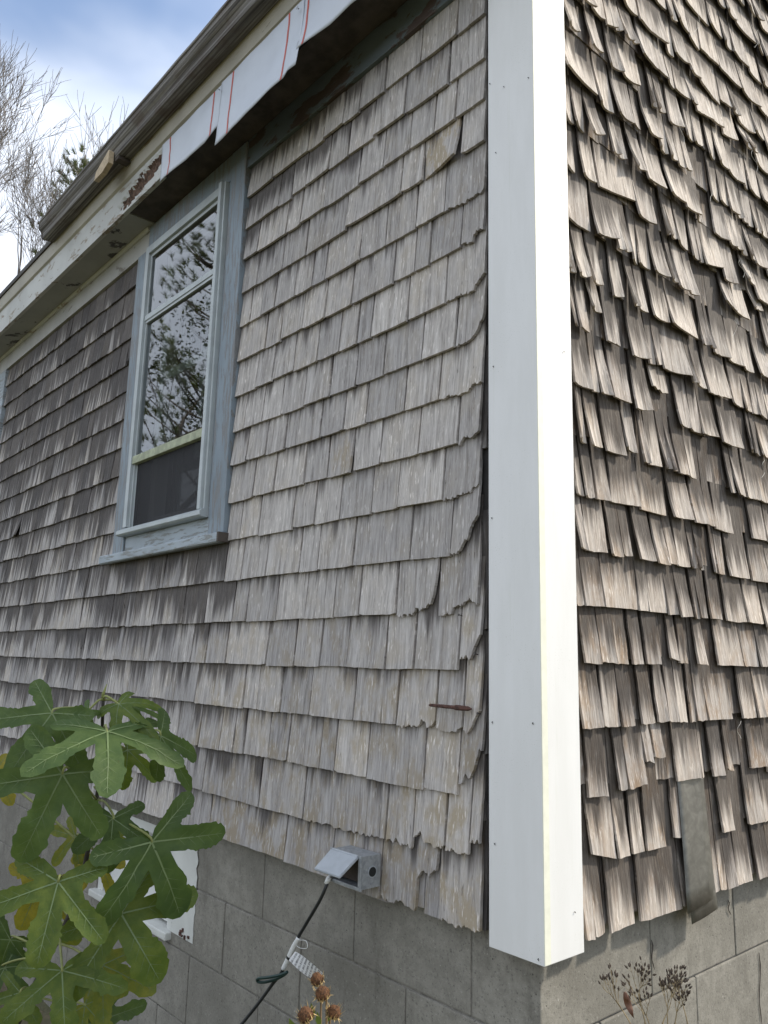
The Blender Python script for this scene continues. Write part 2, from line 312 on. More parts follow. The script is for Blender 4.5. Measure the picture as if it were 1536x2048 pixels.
M['weed'] = plain('dry_weed', (0.20, 0.155, 0.085), 0.9, 0.4, 80, 0.2)
M['weed_seed'] = plain('dry_weed_bud', (0.055, 0.040, 0.028), 0.9, 0.4, 80, 0.2)
M['dead_leaf'] = plain('dead_brown_leaf', (0.11, 0.045, 0.022), 0.6, 0.4, 60, 0.3)
M['bark'] = plain('pale_bark', (0.19, 0.172, 0.158), 0.9, 0.35, 9, 0.4)
M['bark_dark'] = plain('dark_bark', (0.085, 0.072, 0.062), 0.9, 0.35, 9, 0.5)
M['needles'] = plain('pine_needles', (0.15, 0.18, 0.065), 0.6, 0.45, 3, 0.0)
M['oak_leaf'] = plain('oak_leaf', (0.075, 0.085, 0.034), 0.6, 0.5, 2, 0.0)
M['orange_leaf'] = plain('last_orange_leaf', (0.34, 0.15, 0.07), 0.7, 0.3, 2, 0.0)
def ground_mat():
    m, t, b = new_mat('autumn_ground'); oc = objc(t)
    n = tnoise(t, oc, 0.5, 8.0, 0.65); n2 = tnoise(t, oc, 22, 5.0, 0.7)
    c = mixc(t, rng(t, n, 0.4, 0.62), (0.13, 0.10, 0.06), (0.075, 0.10, 0.035)); c = mixc(t, rng(t, n2, 0.5, 0.7, 0, 0.6), c, (0.20, 0.15, 0.09))
    setb(t, b, c, 0.95); bump(t, b, n2, 0.8, 0.03); return m
M['ground'] = ground_mat()

# ------------------------------------------------------------------ ground
GZ = -0.85
gm = MB(); n = 24
for i in range(n+1):
    for j in range(n+1):
        u, v = (i/n*2-1), (j/n*2-1); x = math.copysign(abs(u)**2.6, u)*900; y = math.copysign(abs(v)**2.6, v)*900
        gm.v.append(Vector((x, y, GZ+(0.05*nz(x*0.3, y*0.3) if max(abs(x), abs(y)) < 60 else 0))))
for i in range(n):
    for j in range(n):
        a = i*(n+1)+j; gm.f.append((a, a+n+1, a+n+2, a+1))
tag(gm.build('ground', M['ground'], smooth=True), kind='structure')

# ------------------------------------------------------------------ house shell
house = tag(empty('house', (0, 0, GZ)), 'weathered grey shingled house corner with white corner board and concrete block foundation', 'house')
XL, YD, WT, SLOPE = -7.2, 6.4, 2.60, 0.72
WX0, WX1, WZ0, WZ1 = -2.06, -1.42, 1.07, 2.33                        # window opening
sw = MB()
sw.box((XL, 0, 0.06), (WX0, 0.12, WT)).box((WX1, 0, 0.06), (-0.002, 0.12, WT)).box((WX0, 0, 0.06), (WX1, 0.12, WZ0)).box((WX0, 0, WZ1), (WX1, 0.12, WT))
side_wall = sw.build('side_wall', M['sheathing'], house)
gw = MB(); yr = YD/2; zr = WT+SLOPE*yr
gv = [(0, 0.122, 0.06), (0, YD, 0.06), (0, YD, WT), (0, yr, zr), (0, 0.122, WT+SLOPE*0.122)]
gw.v = [Vector(p) for p in gv]+[Vector((-0.12, p[1], p[2])) for p in gv]
gw.f = [(0, 1, 2, 3, 4), (9, 8, 7, 6, 5)]+[(i, i+5, (i+1) % 5+5, (i+1) % 5) for i in range(5)]
gable_wall = gw.build('gable_wall', M['sheathing'], house)
MB().box((XL, YD-0.12, 0), (-0.122, YD, WT)).build('rear_wall', M['interior'], house)
MB().box((XL, 0.122, 0), (XL+0.12, YD-0.122, WT)).build('end_wall', M['interior'], house)
MB().box((XL+0.13, 0.122, 0.02), (-0.122, YD-0.13, 0.10)).build('room_floor', M['dark_wood'], house)
MB().box((XL+0.13, 0.122, 2.50), (-0.122, YD-0.13, 2.54)).build('room_ceiling', M['interior'], house)
MB().box((XL+0.14, 1.9, 0.11), (-0.13, 1.98, 2.49)).build('room_partition', M['interior'], house)
# roof: two slopes with overhangs
rf = MB(); e0, z0 = -0.188, 2.668; th = 0.05
for sgn in (0, 1):
    ya, yb = (e0, yr) if sgn == 0 else (YD-e0, yr)
    za, zb = z0, z0+SLOPE*(yr-e0)
    n0 = len(rf.v)
    for x in (XL-0.15, 0.13):
        rf.v += [Vector((x, ya, za)), Vector((x, yb, zb)), Vector((x, yb, zb+th)), Vector((x, ya, za+th*0.8))]
    rf.f += [tuple(n0+i for i in q) for q in ((0,1,2,3), (4,7,6,5), (0,4,5,1), (1,5,6,2), (2,6,7,3), (3,7,4,0))]
roof = rf.build('roof', M['roof'], house)
rk = MB()
for sgn in (0, 1):
    ya, yb = (-0.16, yr) if sgn == 0 else (YD+0.16, yr)
    zb = z0+SLOPE*(yr-e0); n0 = len(rk.v)
    for x in (0.002, 0.03):
        rk.v += [Vector((x, ya, z0+0.02-0.17)), Vector((x, yb, zb-0.17)), Vector((x, yb, zb-0.004)), Vector((x, ya, z0+0.016))]
    rk.f += [tuple(n0+i for i in q) for q in ((0,1,2,3), (4,7,6,5), (0,4,5,1), (1,5,6,2), (2,6,7,3), (3,7,4,0))]
rk.build('rake_board', M['white_board'], house)

# ------------------------------------------------------------------ foundation of concrete blocks
foundation = MB().box((XL+0.02, 0.018, GZ-0.3), (-0.018, 0.2, 0.0)).box((-0.2, 0.2, GZ-0.3), (-0.018, YD, 0.0)).build('foundation', M['mortar'], house)
rows = [(-0.172, 0.058), (-0.375, -0.172), (-0.578, -0.375), (-0.781, -0.578), (-0.984, -0.781)]
jx0 = [-0.012, -0.195, -0.591, -1.005, -1.412]+[-1.412-0.404*k for k in range(1, 15)]
jx1 = [-0.012, -0.398, -0.811, -1.209, -1.61]+[-1.61-0.404*k for k in range(1, 14)]
jy0 = [-0.0, 0.02, 0.423, 0.836, 1.242, 1.648, 2.054, 2.46]+[2.46+0.406*k for k in range(1, 9)]; jy1 = [0.012, 0.215, 0.621, 1.03, 1.436, 1.84, 2.25]+[2.25+0.406*k for k in range(1, 9)]
rg = random.Random(5)
CW = (-2.19, -1.55, -0.36, -0.03)                                       # cellar window opening X0, X1, z0, z1
for ri, (za, zb) in enumerate(rows):
    js = jx0 if ri % 2 == 0 else jx1
    for a, b in zip(js[1:], js[:-1]):
        if a < -4.6: continue
        spans = [(a, b)]
        if ri < 2: spans = [(p, q) for p, q in ((a, min(b, CW[0])), (max(a, CW[1]), b)) if q-p > 0.02]
        yb_ = (0.423 if ri % 2 == 0 else 0.215)-0.0022 if b > -0.05 else 0.10
        for p, q in spans:
            d = rg.uniform(-0.0012, 0.0012)
            MB().box((p+0.0022, 0.012+d, za+0.0022), (q-(0.0022 if b < -0.05 else 0), yb_, zb-0.0022), 0.003).build('concrete_block', M['block'], foundation)
    js = jy0[1:] if ri % 2 == 0 else jy1
    for a, b in zip(js[:-1], js[1:]):
        if a > 5.3 or a < 0.1: continue
        d = rg.uniform(-0.0012, 0.0012); a2 = max(a, 0.101)
        MB().box((-0.10, a2+0.0022 if a > 0.1 else a2, za+0.0022), (-0.012+d, b-0.0022, zb-0.0022), 0.003).build('concrete_block', M['block'], foundation)
# the mouth of the cellar window is cut out of the mortar core by rebuilding the core around it
me = foundation.data; me.clear_geometry(); fb = MB()
fb.box((XL+0.02, 0.0155, GZ-0.3), (CW[0], 0.2, 0.055)).box((CW[1], 0.0155, GZ-0.3), (-0.018, 0.2, 0.055)).box((CW[0], 0.018, GZ-0.3), (CW[1], 0.2, CW[2])).box((CW[0], 0.018, CW[3]), (CW[1], 0.2, 0.055)).box((-0.2, 0.2, GZ-0.3), (-0.018, YD, 0.055)).box((CW[0]-.05, 0.2, GZ), (CW[1]+.05, 0.22, 0.0))
me.from_pydata([tuple(v) for v in fb.v], [], fb.f); me.update()
# cellar window: white flaking frame, sloping hopper sash, painted margin on the blocks
cw = MB().box((CW[0], 0.02, CW[2]), (CW[0]+0.05, 0.09, CW[3]), 0.003).box((CW[1]-0.045, 0.02, CW[2]), (CW[1], 0.09, CW[3]), 0.003).box((CW[0], 0.022, CW[3]-0.035), (CW[1], 0.088, CW[3]), 0.003).build('cellar_window', M['vent_white'], house)
pa = MB(); edge = []
for i in range(26):
    z = -0.005-0.33*i/25; edge.append((-1.392+0.010*nz(z*40, 3.1)+0.005*nz(z*130, 7), z))
pv = []
for (x, z) in edge: pv += [Vector((x, 0.0085, z)), Vector((CW[1]+0.001, 0.0085, z))]
pa.v = pv+[v+Vector((0, 0.0015, 0)) for v in pv]; k = len(pv)
pa.f = [(2*i, 2*i+2, 2*i+3, 2*i+1) for i in range(25)]+[(k+2*i+1, k+2*i+3, k+2*i+2, k+2*i) for i in range(25)]+[(2*i, k+2*i, k+2*i+2, 2*i+2) for i in range(25)]
pa.build('painted_margin', M['vent_white'], cw)
hp = MB(); ang = R(16)
hv = []
for (x, s_) in ((CW[0]+0.06, 0), (CW[1]-0.055, 0), (CW[1]-0.055, 0.27), (CW[0]+0.06, 0.27)): hv.append(Vector((x, 0.03+s_*math.sin(ang), -0.325+s_*math.cos(ang))))
hp.v = hv+[v+Vector((0, 0.02, -0.004)) for v in hv]; hp.f = [(0,1,2,3), (7,6,5,4), (0,4,5,1), (1,5,6,2), (2,6,7,3), (3,7,4,0)]
hp.build('hopper_panel', M['vent_white'], cw)
MB().box((CW[0]+0.27, 0.018, -0.325), (CW[0]+0.315, 0.026, -0.07), 0.002).build('mullion', M['vent_white'], cw)
MB().box((CW[0]-0.01, -0.012, CW[2]-0.002), (CW[1]+0.01, 0.09, CW[2]+0.022), 0.004).build('cellar_sill', M['vent_white'], cw)
rg = random.Random(8); pr = MB()
for k in range(7):
    x = -1.43+rg.uniform(-0.05, 0.04); z = -0.325+rg.uniform(-0.012, 0.012); pr.box((x, 0.004, z), (x+rg.uniform(0.006, 0.016), 0.011, z+rg.uniform(0.004, 0.012)), 0.001)
pr.build('paint_flakes', M['rust'], cw)

# ------------------------------------------------------------------ shingles
class Shingles:
    def __init__(s): s.items = []
    def add(s, wall, a0, a1, zb, expo, **k): s.items.append(dict(wall=wall, a0=a0, a1=a1, zb=zb, expo=expo, **k))
def to_world(wall, s, o, z): return Vector((s, -o, z)) if wall == 'side' else Vector((o, s, z))
TS = [0.0, 0.1, 0.26, 0.45, 0.66, 0.86, 1.06, 2.0]
def shingle_geo(d, rnd):
    a0, a1, zb, ex = d['a0'], d['a1'], d['zb'], d['expo']; w = a1-a0
    prof = d.get('prof'); nu = d.get('nu') or (max(8, min(44, int(w/0.0026))) if prof else max(4, min(9, int(w/0.014))))
    lift, cup, tw = d.get('lift', 0.0), d.get('cup', 0.0), d.get('twist', 0.0)
    tl, tr = d.get('lean', 0.0), d.get('lean2', d.get('lean', 0.0))
    base = d.get('base', 0.022)+rnd.uniform(-0.001, 0.0015); rag = d.get('rag', 0.0015); top = d.get('top', 2.0)
    sd_ = rnd.uniform(0, 900); zl, zr_ = d.get('zl', zb), d.get('zr', zb); ew = d.get('edge', 0.0012)
    V = []; UV = []; PL = []; su = rnd.uniform(0, 40); sv = rnd.uniform(0, 40); bow = d.get('bow', 0.0)
    us = [i/nu for i in range(nu+1)]
    bots = []
    for u in us:
        s_ = a0+w*u
        if prof:
            z = prof[-1][1]
            if s_ <= prof[0][0]: z = prof[0][1]
            else:
                for (p, q) in zip(prof[:-1], prof[1:]):
                    if p[0] <= s_ <= q[0]: z = p[1]+(q[1]-p[1])*(s_-p[0])/max(1e-6, q[0]-p[0]); break
            q_ = math.floor(s_/0.0052+0.8*nz(s_*90, sd_)); z += 0.0015*nz(s_*620, sd_+4)+0.0085*nz(q_*0.77+0.31, sd_+1.7)
        else:
            z = zl+(zr_-zl)*u+rag*(nz(s_*60, sd_)+0.5*nz(s_*210, sd_+9))
        bots.append(z)
    rnd_c = d.get('corner', 0.0)
    if rnd_c and not prof: bots[0] += rnd_c; bots[-1] += rnd_c*rnd.uniform(0.2, 1)
    ts = [t for t in TS if t <= top+1e-6]
    if ts[-1] < top: ts.append(top)
    zt = zb+2*ex
    for side in (0, 1):
        for t in ts:
            e = max(0.0, 1-t/1.05)
            for i, u in enumerate(us):
                c = 2*u-1
                o = base-0.0088*t+lift*e**1.6+max(0.0, cup)*c*c*e**1.4+min(0, cup)*(1-c*c)*-1*e**1.4+tw*c*e**1.4
                o += 0.0009*nz(u*3+sd_, t*3)*min(1, e*3)
                o = max(o, 0.0035+0.002*(2-t)/2)
                thk = (0.0088 if d['wall'] == 'side' else 0.0060)-0.0022*t
                if side: o -= thk
                z = bots[i]+(zt-bots[i])*(t/2)
                s_ = a0+w*u+(tl*(1-u)+tr*u)*min(t, 1.2)*ex
                if i in (0, nu): s_ += ew*(nz(t*4, sd_+i*5)+0.5*nz(t*13, sd_+i*3))
                s_ += bow*(e**2)*(1 if tw >= 0 else -1)
                V.append(to_world(d['wall'], s_, o, z)); UV.append((a0+w*u+su, z+sv)); PL.append((u, t*ex/max(0.06, d.get('expd', ex))))
    n = nu+1; L = len(ts); F = []; off = n*L
    flip = d['wall'] == 'side'
    def q(a, b, c_, e_): F.append((a, b, c_, e_) if flip else (e_, c_, b, a))
    for j in range(L-1):
        for i in range(nu):
            a = j*n+i; q(a, a+1, a+n+1, a+n)
            b = off+a; q(b+n, b+n+1, b+1, b)
        a = j*n; q(off+a, a, a+n, off+a+n)
        a = j*n+nu; q(a, off+a, off+a+n, a+n)
    for i in range(nu): q(off+i, off+i+1, i+1, i)
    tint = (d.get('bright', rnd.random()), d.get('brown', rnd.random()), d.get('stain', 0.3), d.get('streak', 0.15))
    return V, F, UV, PL, tint
def shingle_mesh(name, geos, mat):
    V, F, UV, PL, TI = [], [], [], [], []
    for (v, f, uv, pl, ti) in geos:
        n0 = len(V); V += v; UV += uv; PL += pl; TI += [ti]*len(v); F += [tuple(n0+i for i in q) for q in f]
    me = mesh(name, V, F, mat)
    idx = [0]*len(me.loops); me.loops.foreach_get('vertex_index', idx)
    for nm, data in (('UVMap', UV), ('place', PL)):
        l = me.uv_layers.new(name=nm); l.data.foreach_set('uv', [c for i in idx for c in data[i]])
    a = me.attributes.new('tint', 'FLOAT_COLOR', 'POINT'); a.data.foreach_set('color', [c for t_ in TI for c in t_])
    return me
SH = Shingles(); rs = random.Random(11)
ZC = [0.017, 0.143, 0.280, 0.415, 0.548, 0.681, 0.817, 0.953, 1.082, 1.210, 1.331, 1.459, 1.590, 1.718, 1.847, 1.970, 2.095, 2.223, 2.352]
NEAR = {   # butt joints read off the photograph, courses counted up from the foundation
0:[(415.5,1667),(567,1723),(660,1763),(757,1790),(873,1822),(960,1861)],
1:[(403,1583),(516,1612),(604,1636),(770,1680),(824,1696),(890,1698),(938,1707),(954,1690)],
2:[(380,1489),(395,1492),(437,1499.5),(465,1504.6),(485,1508),(533.5,1517),(573,1525),(637.6,1535),(667,1543),(733,1557),(845,1573),(914,1581),(957,1575)],
3:[(387.6,1405.6),(424.4,1409),(483,1415),(512,1420),(557.7,1424.6),(617,1431),(706.8,1440),(792,1450),(870,1456),(923,1462),(957,1465)],
4:[(380,1325.6),(409,1325.6),(449.8,1327.4),(529.7,1330),(586.8,1330.7),(638,1331),(691,1334),(767.7,1338),(826,1339.5),(916,1344),(957,1345)],
5:[(421.9,1243.5),(463.6,1242.8),(491,1242.8),(549.9,1240.4),(608,1238),(665,1235),(716,1231),(791,1231),(874,1229),(961,1224)],
6:[(447,1164),(482,1158),(529.5,1152.4),(597,1144.4),(633.4,1140.7),(705,1133),(818,1119.5),(901,1106),(958,1098)],
7:[(451.5,1082.3),(477.5,1077.6),(514.6,1070.8),(583.3,1056),(626.9,1048),(678,1038.7),(740.8,1024.6),(794,1014),(884,997),(961,977)],
8:[(455,1007),(503.5,995),(546,984),(605.6,968),(653,956),(703,942),(759,928.5),(835,908),(915,888),(964,875)],
9:[(460,933),(491.4,921.8),(529.5,909.7),(568.5,898.6),(639,875.4),(686,862),(730,846),(808,822),(876,799.5),(966,772)],
10:[(463.4,865.7),(486.9,857.9),(523,842),(561,830.5),(606,813),(658.8,791.4),(710,771),(765,748.5),(842,719),(909,694),(966,672)],
11:[(469,794),(510,775.8),(543.5,759),(585.5,742.6),(632.4,724),(677,703.6),(713.4,687),(741,673.5),(814,639.5),(890,605),(966,570)],
12:[(472,724),(528.9,696.7),(559,678),(603,659.6),(648,636),(702,609.8),(786,562),(828,543),(857,525),(920,491),(967,465)],
13:[(476,655.7),(497.6,644),(520,632),(548.4,613.7),(586.5,592),(622.6,572.7),(649,560),(718,518),(769,491),(830,451),(887,423),(967.5,379)],
14:[(480,587.3),(511,572),(563,538),(610,511),(691,456),(801,385),(844,356),(920,306),(967,288)],
15:[(485,520),(514,503),(571,469),(600,443),(646,418),(716,367),(766,333),(818.5,298),(867,265),(908,235),(969,194.6)],
16:[(488.5,460),(556,414.7),(581.6,389),(610,370.7),(656,338.5),(695,311),(745,272),(808,230),(896,164),(967.5,108)],
17:[(493.5,394),(544,352),(614,305),(646,274),(685,249),(717,220),(768,178),(840,125),(912,68),(967.5,27)]}
ROT = {   # broken butts near the corner, as outlines in the photograph
(0,3):[(757,1789),(768,1800),(784,1807),(790,1798),(803,1806),(815,1815),(824,1822),(829,1815),(831,1760),(843,1739),(855,1752),(868,1740),(873,1728)],
(0,4):[(873,1839),(895,1845),(910,1853),(915,1848),(930,1855),(940,1860),(958,1861),(962,1850)],
(1,4):[(826,1670),(842,1666),(848,1685),(862,1688),(870,1694),(877,1690),(888,1695)],
(1,5):[(893,1704),(905,1698),(915,1706),(936,1707)], (1,6):[(940,1683),(950,1688),(954,1680)],
(1,2):[(604,1637),(680,1657),(720,1667),(735,1671),(745,1668),(752,1675),(768,1677)],
(1,3):[(772,1682),(788,1682),(791,1676),(800,1688),(810,1686),(821,1696)],
(2,11):[(914,1568),(922,1568),(928,1545),(935,1560),(945,1540),(957,1500)],
(3,7):[(793,1450),(833,1455),(841,1441),(850,1440),(852,1456),(860,1452),(867,1442)],
(3,8):[(875,1456),(885,1463),(910,1464),(918,1455)], (3,9):[(924,1463),(935,1465),(942,1450),(957,1420)],
(4,9):[(918,1318),(930,1310),(937,1319),(945,1300),(957,1270)],
(5,7):[(791,1231),(827,1230),(829,1219),(845,1216),(860,1208),(868,1180),(874,1140)],
(5,8):[(876,1228),(902,1226),(905,1210),(912,1213),(928,1206),(940,1200),(952,1208),(961,1190)],
(6,7):[(903,1106),(916,1108),(925,1085),(935,1075),(945,1045),(955,1028),(958,1000)],
(7,8):[(887,998),(910,992),(935,986),(945,975),(958,965)],
(8,8):[(920,886),(928,870),(940,875),(955,864),(966,862)],
(9,8):[(880,798),(905,790),(934,783),(944,764),(958,764),(966,755)],
(10,9):[(913,692),(925,686),(935,680),(945,672),(954,656),(962,635),(967,620)],
(11,9):[(893,602),(915,591),(945,579),(950,566),(958,555),(966,545)],
(12,9):[(922,489),(943,481),(945,470),(954,460),(967,457)],
(13,10):[(889,421),(920,405),(945,392),(950,383),(958,385),(967,375)]}
def stain_shade_side(x, z):
    # unpainted cedar: darker, browner courses left of the window and a blotch below its sill; pale by the corner; painted shade towards the eave
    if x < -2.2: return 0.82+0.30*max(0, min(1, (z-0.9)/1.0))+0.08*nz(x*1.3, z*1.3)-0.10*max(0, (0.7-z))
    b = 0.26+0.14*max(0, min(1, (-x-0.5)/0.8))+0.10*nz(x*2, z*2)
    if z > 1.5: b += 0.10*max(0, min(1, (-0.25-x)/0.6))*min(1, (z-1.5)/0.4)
    if z > 1.9: b += 0.30*max(0, min(1, (-0.2-x)/0.5))*min(1, (z-1.9)/0.2)  # eave shade painted into the colour, strongest on the top courses
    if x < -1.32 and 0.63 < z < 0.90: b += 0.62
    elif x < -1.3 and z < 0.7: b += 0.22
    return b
for r in range(18):
    zb = ZC[r]; ex = ZC[r+1]-ZC[r]; ext = 2.0
    js = [at(x, y, 1, -0.025) for x, y in NEAR[r]]
    xs = [p.x for p in js]; zs = [p.z for p in js]
    xs[-1] = -0.126 if r > 9 else -0.132-0.013*rs.random()
    if r >= 7: xs[0] = -1.279
    for i in range(len(xs)-1):
        g = rs.uniform(0.0018, 0.0046); pr_ = ROT.get((r, i)); prof = None
        if pr_: prof = [(p.x, p.z) for p in (at(x, y, 1, -0.025) for x, y in pr_)]
        zi = (zs[i]*0.6+zb*0.4)+rs.uniform(-0.002, 0.002)
        SH.add('side', xs[i]+g, xs[i+1]-g, zb, ex, zl=zi+rs.uniform(-0.0015, 0.0015), zr=zi+rs.uniform(-0.0015, 0.0015), prof=prof, near=True,
               lift=rs.choice((0, 0.001, 0.002, 0.003)), cup=rs.uniform(0, 0.002), twist=rs.uniform(-0.0012, 0.0012), lean=rs.uniform(-0.012, 0.012),
               stain=stain_shade_side(xs[i], zb), brown=min(1.6, 0.05+0.45*rs.random()+1.0*max(0, 1-zb/0.8)), bright=0.25+0.65*rs.random(), rag=0.0014 if r > 3 else 0.0026, corner=rs.choice((0, 0, 0, 0.003)))
        if (r, i) == (14, 6): SH.items[-1].update(lift=0.006, twist=0.012, zr=zi+0.004, a1=xs[i+1]-0.010, brown=2.6, bright=0.75)
        if (r, i) == (8, 4): SH.items[-1].update(lift=0.004, twist=0.005, brown=0.9)
    # everything further left, random widths
    segs = []
    if r >= 7: segs.append((-4.155, -2.201))
    else: segs.append((-6.9, xs[0]))
    if r >= 7: segs.append((-6.9, -4.32))
    for (s0, s1) in segs:
        x = s1
        while x > s0+0.03:
            w = min(rs.choice((0.05, 0.065, 0.08, 0.09, 0.10, 0.115, 0.13, 0.16)), x-s0); g = rs.uniform(0.0008, 0.0024)
            dz = rs.uniform(-0.0025, 0.0025)
            SH.add('side', x-w+g, x-g, zb, ex, zl=zb+dz, zr=zb+dz, lift=rs.choice((0, 0.001, 0.002, 0.003)), cup=rs.uniform(0, 0.0025), twist=rs.uniform(-0.002, 0.002), lean=rs.uniform(-0.02, 0.02),
                   stain=stain_shade_side(x-w/2, zb)+rs.uniform(-0.2, 0.2), streak=0.85 if x < -2.2 and zb > 0.75 else 0.45, brown=rs.random()*0.6, bright=0.15+rs.random()*0.7, rag=0.0014)
            if r == 9 and x-w < -3.62 < x: SH.items[-1].update(lift=0.010, twist=0.016)
            if r == 14 and x == s1: SH.items[-1].update(lift=0.006, twist=0.012)
            x -= w
# bare under-course showing where butts have rotted away
for (xa, xb, z) in ((-0.345, -0.318, 0.020), (-0.314, -0.262, 0.010), (-0.56, -0.44, 0.004)):
    SH.add('side', xa, xb, z, 0.126, base=0.0125, lift=0, stain=-0.4, brown=1.0, bright=0.1, under=True, rag=0.001, top=1.4)
x = -0.126
for r in (0, 2, 3, 5, 8, 11, 14):                                       # narrow end pieces deep in the slot beside the corner board
    SH.add('side', -0.16, -0.134+rs.uniform(-0.004, 0.004), ZC[r]-(rs.uniform(0.02, 0.05) if r else 0), ZC[r+1]-ZC[r], base=0.010, stain=1.2, brown=0.6, bright=0.0, rag=0.004)
# gable wall: each shingle by its two lower corners in four enlargements of the photograph
CROP = {0: (1110, 0, 3.413), 1: (1120, 500, 3.692), 2: (1110, 900, 3.413), 3: (1110, 1400, 3.606)}
ZG = [0.014, 0.156, 0.295, 0.434, 0.574, 0.699, 0.827, 0.953, 1.077, 1.214, 1.356, 1.493, 1.626, 1.770, 1.900, 2.030, 2.168, 2.292, 2.410]
ZG += [2.410+0.13*k for k in range(1, 20)]
G = {0: (3, [(245,1740,318,1735),(322,1730,388,1690),(430,1690,612,1620),(655,1612,950,1510),(960,1500,1040,1450),(1050,1450,1170,1410),(1180,1405,1272,1375),(1278,1375,1345,1345),(1350,1345,1455,1310),(1490,1300,1580,1270)]),
1: (3, [(290,1120,470,1150),(478,1150,560,1125),(595,1122,672,1095),(700,1095,825,1060),(895,1000,985,1000),(1235,962,1325,942),(1425,908,1536,880)]),
2: (3, [(275,708,410,695),(490,662,550,652),(555,650,695,608),(690,440,745,460),(750,420,820,420),(915,592,1085,568),(1090,570,1115,565),(1160,555,1250,545),(1270,500,1310,520),(1445,500,1550,480)]),
3: (2, [(205,1905,268,1905),(272,1905,345,1898),(360,1895,475,1893),(477,1893,570,1885),(625,1880,705,1870),(730,1868,872,1858),(880,1860,940,1858),(960,1855,1058,1845),(1062,1845,1235,1838),(1305,1835,1405,1828),(1408,1828,1500,1824)]),
4: (2, [(225,1455,440,1460),(445,1460,525,1462),(553,1463,635,1463),(650,1463,750,1463),(815,1420,868,1440),(885,1455,930,1462),(1000,1460,1052,1468),(1140,1470,1305,1475),(1310,1475,1420,1480),(1423,1480,1510,1482)]),
5: (2, [(175,1062,222,1062),(228,1062,362,1068),(364,1070,600,1088),(605,1095,798,1112),(800,1125,955,1137),(975,1142,1075,1148),(1085,1150,1165,1158),(1200,1165,1330,1175),(1338,1178,1445,1188)]),
6: (2, [(190,660,232,685),(240,685,382,697),(405,712,545,728),(580,742,692,758),(712,770,848,785),(865,790,945,800),(955,803,1035,825),(1112,832,1197,850),(1215,858,1352,880),(1372,888,1480,905)]),
7: (2, [(175,290,220,310),(225,315,295,330),(305,330,392,348),(415,350,605,385),(612,400,785,447),(810,458,948,477),(968,492,1110,525),(1128,535,1240,570),(1370,600,1470,618)]),
8: (1, [(165,1390,225,1430),(235,1440,320,1460),(355,1475,500,1520),(505,1460,590,1500),(630,1565,668,1575),(680,1580,765,1600),(785,1610,870,1635),(880,1645,965,1665),(970,1668,1030,1688),(1272,1790,1394,1821),(1404,1821,1506,1844)]),
9: (1, [(135,968,262,1030),(268,1035,305,1048),(312,1050,382,1078),(398,1085,540,1130),(575,1165,680,1185),(700,1000,830,1060),(895,1290,985,1320),(995,1325,1062,1352),(1075,1355,1165,1385),(1215,1415,1358,1470),(1430,1470,1500,1520),(1503,1520,1590,1555)]),
10: (1, [(110,540,235,605),(250,420,330,470),(360,665,465,708),(545,775,665,808),(685,830,795,840),(785,870,970,930),(978,970,1075,1030),(1110,1050,1268,1100),(1290,1130,1385,1165),(1390,1165,1442,1195),(1450,1200,1550,1245)]),
11: (1, [(65,130,125,170),(130,175,220,210),(240,225,322,262),(415,325,485,345),(540,400,590,420),(600,430,655,460),(700,480,822,537),(830,545,1030,655),(1070,690,1145,730),(1165,745,1268,800),(1275,808,1375,855),(1380,865,1448,905),(1480,910,1570,960)]),
12: (0, [(95,1480,272,1568),(290,1590,425,1640),(435,1690,520,1725),(550,1765,685,1835),(690,1845,780,1900),(800,1900,825,1938),(845,1950,970,2025),(1165,2050,1250,2120),(1255,2120,1340,2180),(1360,2090,1430,2130)]),
13: (0, [(100,1110,165,1165),(320,1260,580,1370),(570,1460,710,1525),(770,1590,850,1630),(850,1640,935,1705),(960,1740,1035,1790),(1040,1800,1165,1825),(1165,1890,1255,1935),(1310,1910,1370,1945),(1385,2040,1480,2090)]),
14: (0, [(80,780,240,890),(245,900,325,930),(410,1030,450,1060),(455,1065,495,1085),(540,1140,618,1170),(640,1215,755,1295),(785,1315,895,1385),(900,1410,990,1475),(990,1480,1028,1520),(1110,1580,1200,1640),(1205,1650,1290,1710),(1295,1710,1325,1745),(1330,1745,1370,1780),(1370,1800,1454,1840)]),
15: (0, [(430,765,550,845),(560,830,600,880),(630,880,715,960),(720,1000,845,1100),(850,1110,945,1165),(1090,1330,1215,1395),(1215,1420,1300,1490),(1310,1500,1370,1545),(1375,1555,1470,1620)]),
16: (0, [(95,155,180,220),(255,300,325,365),(390,420,470,495),(475,500,605,575),(670,690,765,770),(800,820,880,870),(920,920,1035,995),(1070,1040,1120,1080),(1130,1090,1205,1155),(1210,1165,1305,1250),(1310,1260,1420,1350)]),
17: (0, [(375,150,470,205),(480,240,560,310),(980,745,1165,870),(1170,900,1260,955),(1290,980,1380,1050)])}
def gz(c, x, y):
    o = CROP[c]; p = at(o[0]+x/o[2], o[1]+y/o[2], 0, 0.035); return p.y, p.z
def gable_style(z):
    k = 0.35+0.65*min(1, max(0, (z-0.2)/1.5))
    return dict(lift=rs.choice((0.003, 0.006, 0.010, 0.015))*k, cup=rs.choice((0.002, 0.004, 0.007, 0.010))*k, twist=rs.uniform(-0.007, 0.005)*k, lean=rs.uniform(-0.05, 0.01), lean2=rs.uniform(-0.05, 0.01),
                rag=rs.choice((0.0012, 0.0018, 0.003)), edge=0.0022, corner=rs.choice((0, 0, 0, 0, 0.003)), stain=0.86-0.16*min(1, max(0, (z-1.2)/0.8))+rs.uniform(-0.22, 0.2), brown=rs.uniform(0.15, 1.0)*(1.0-0.75*min(1, max(0, (z-0.5)/1.2))), bright=0.15+rs.random()*0.75+0.22*min(1, max(0, (z-0.6)/1.2)), base=0.022, near=True)
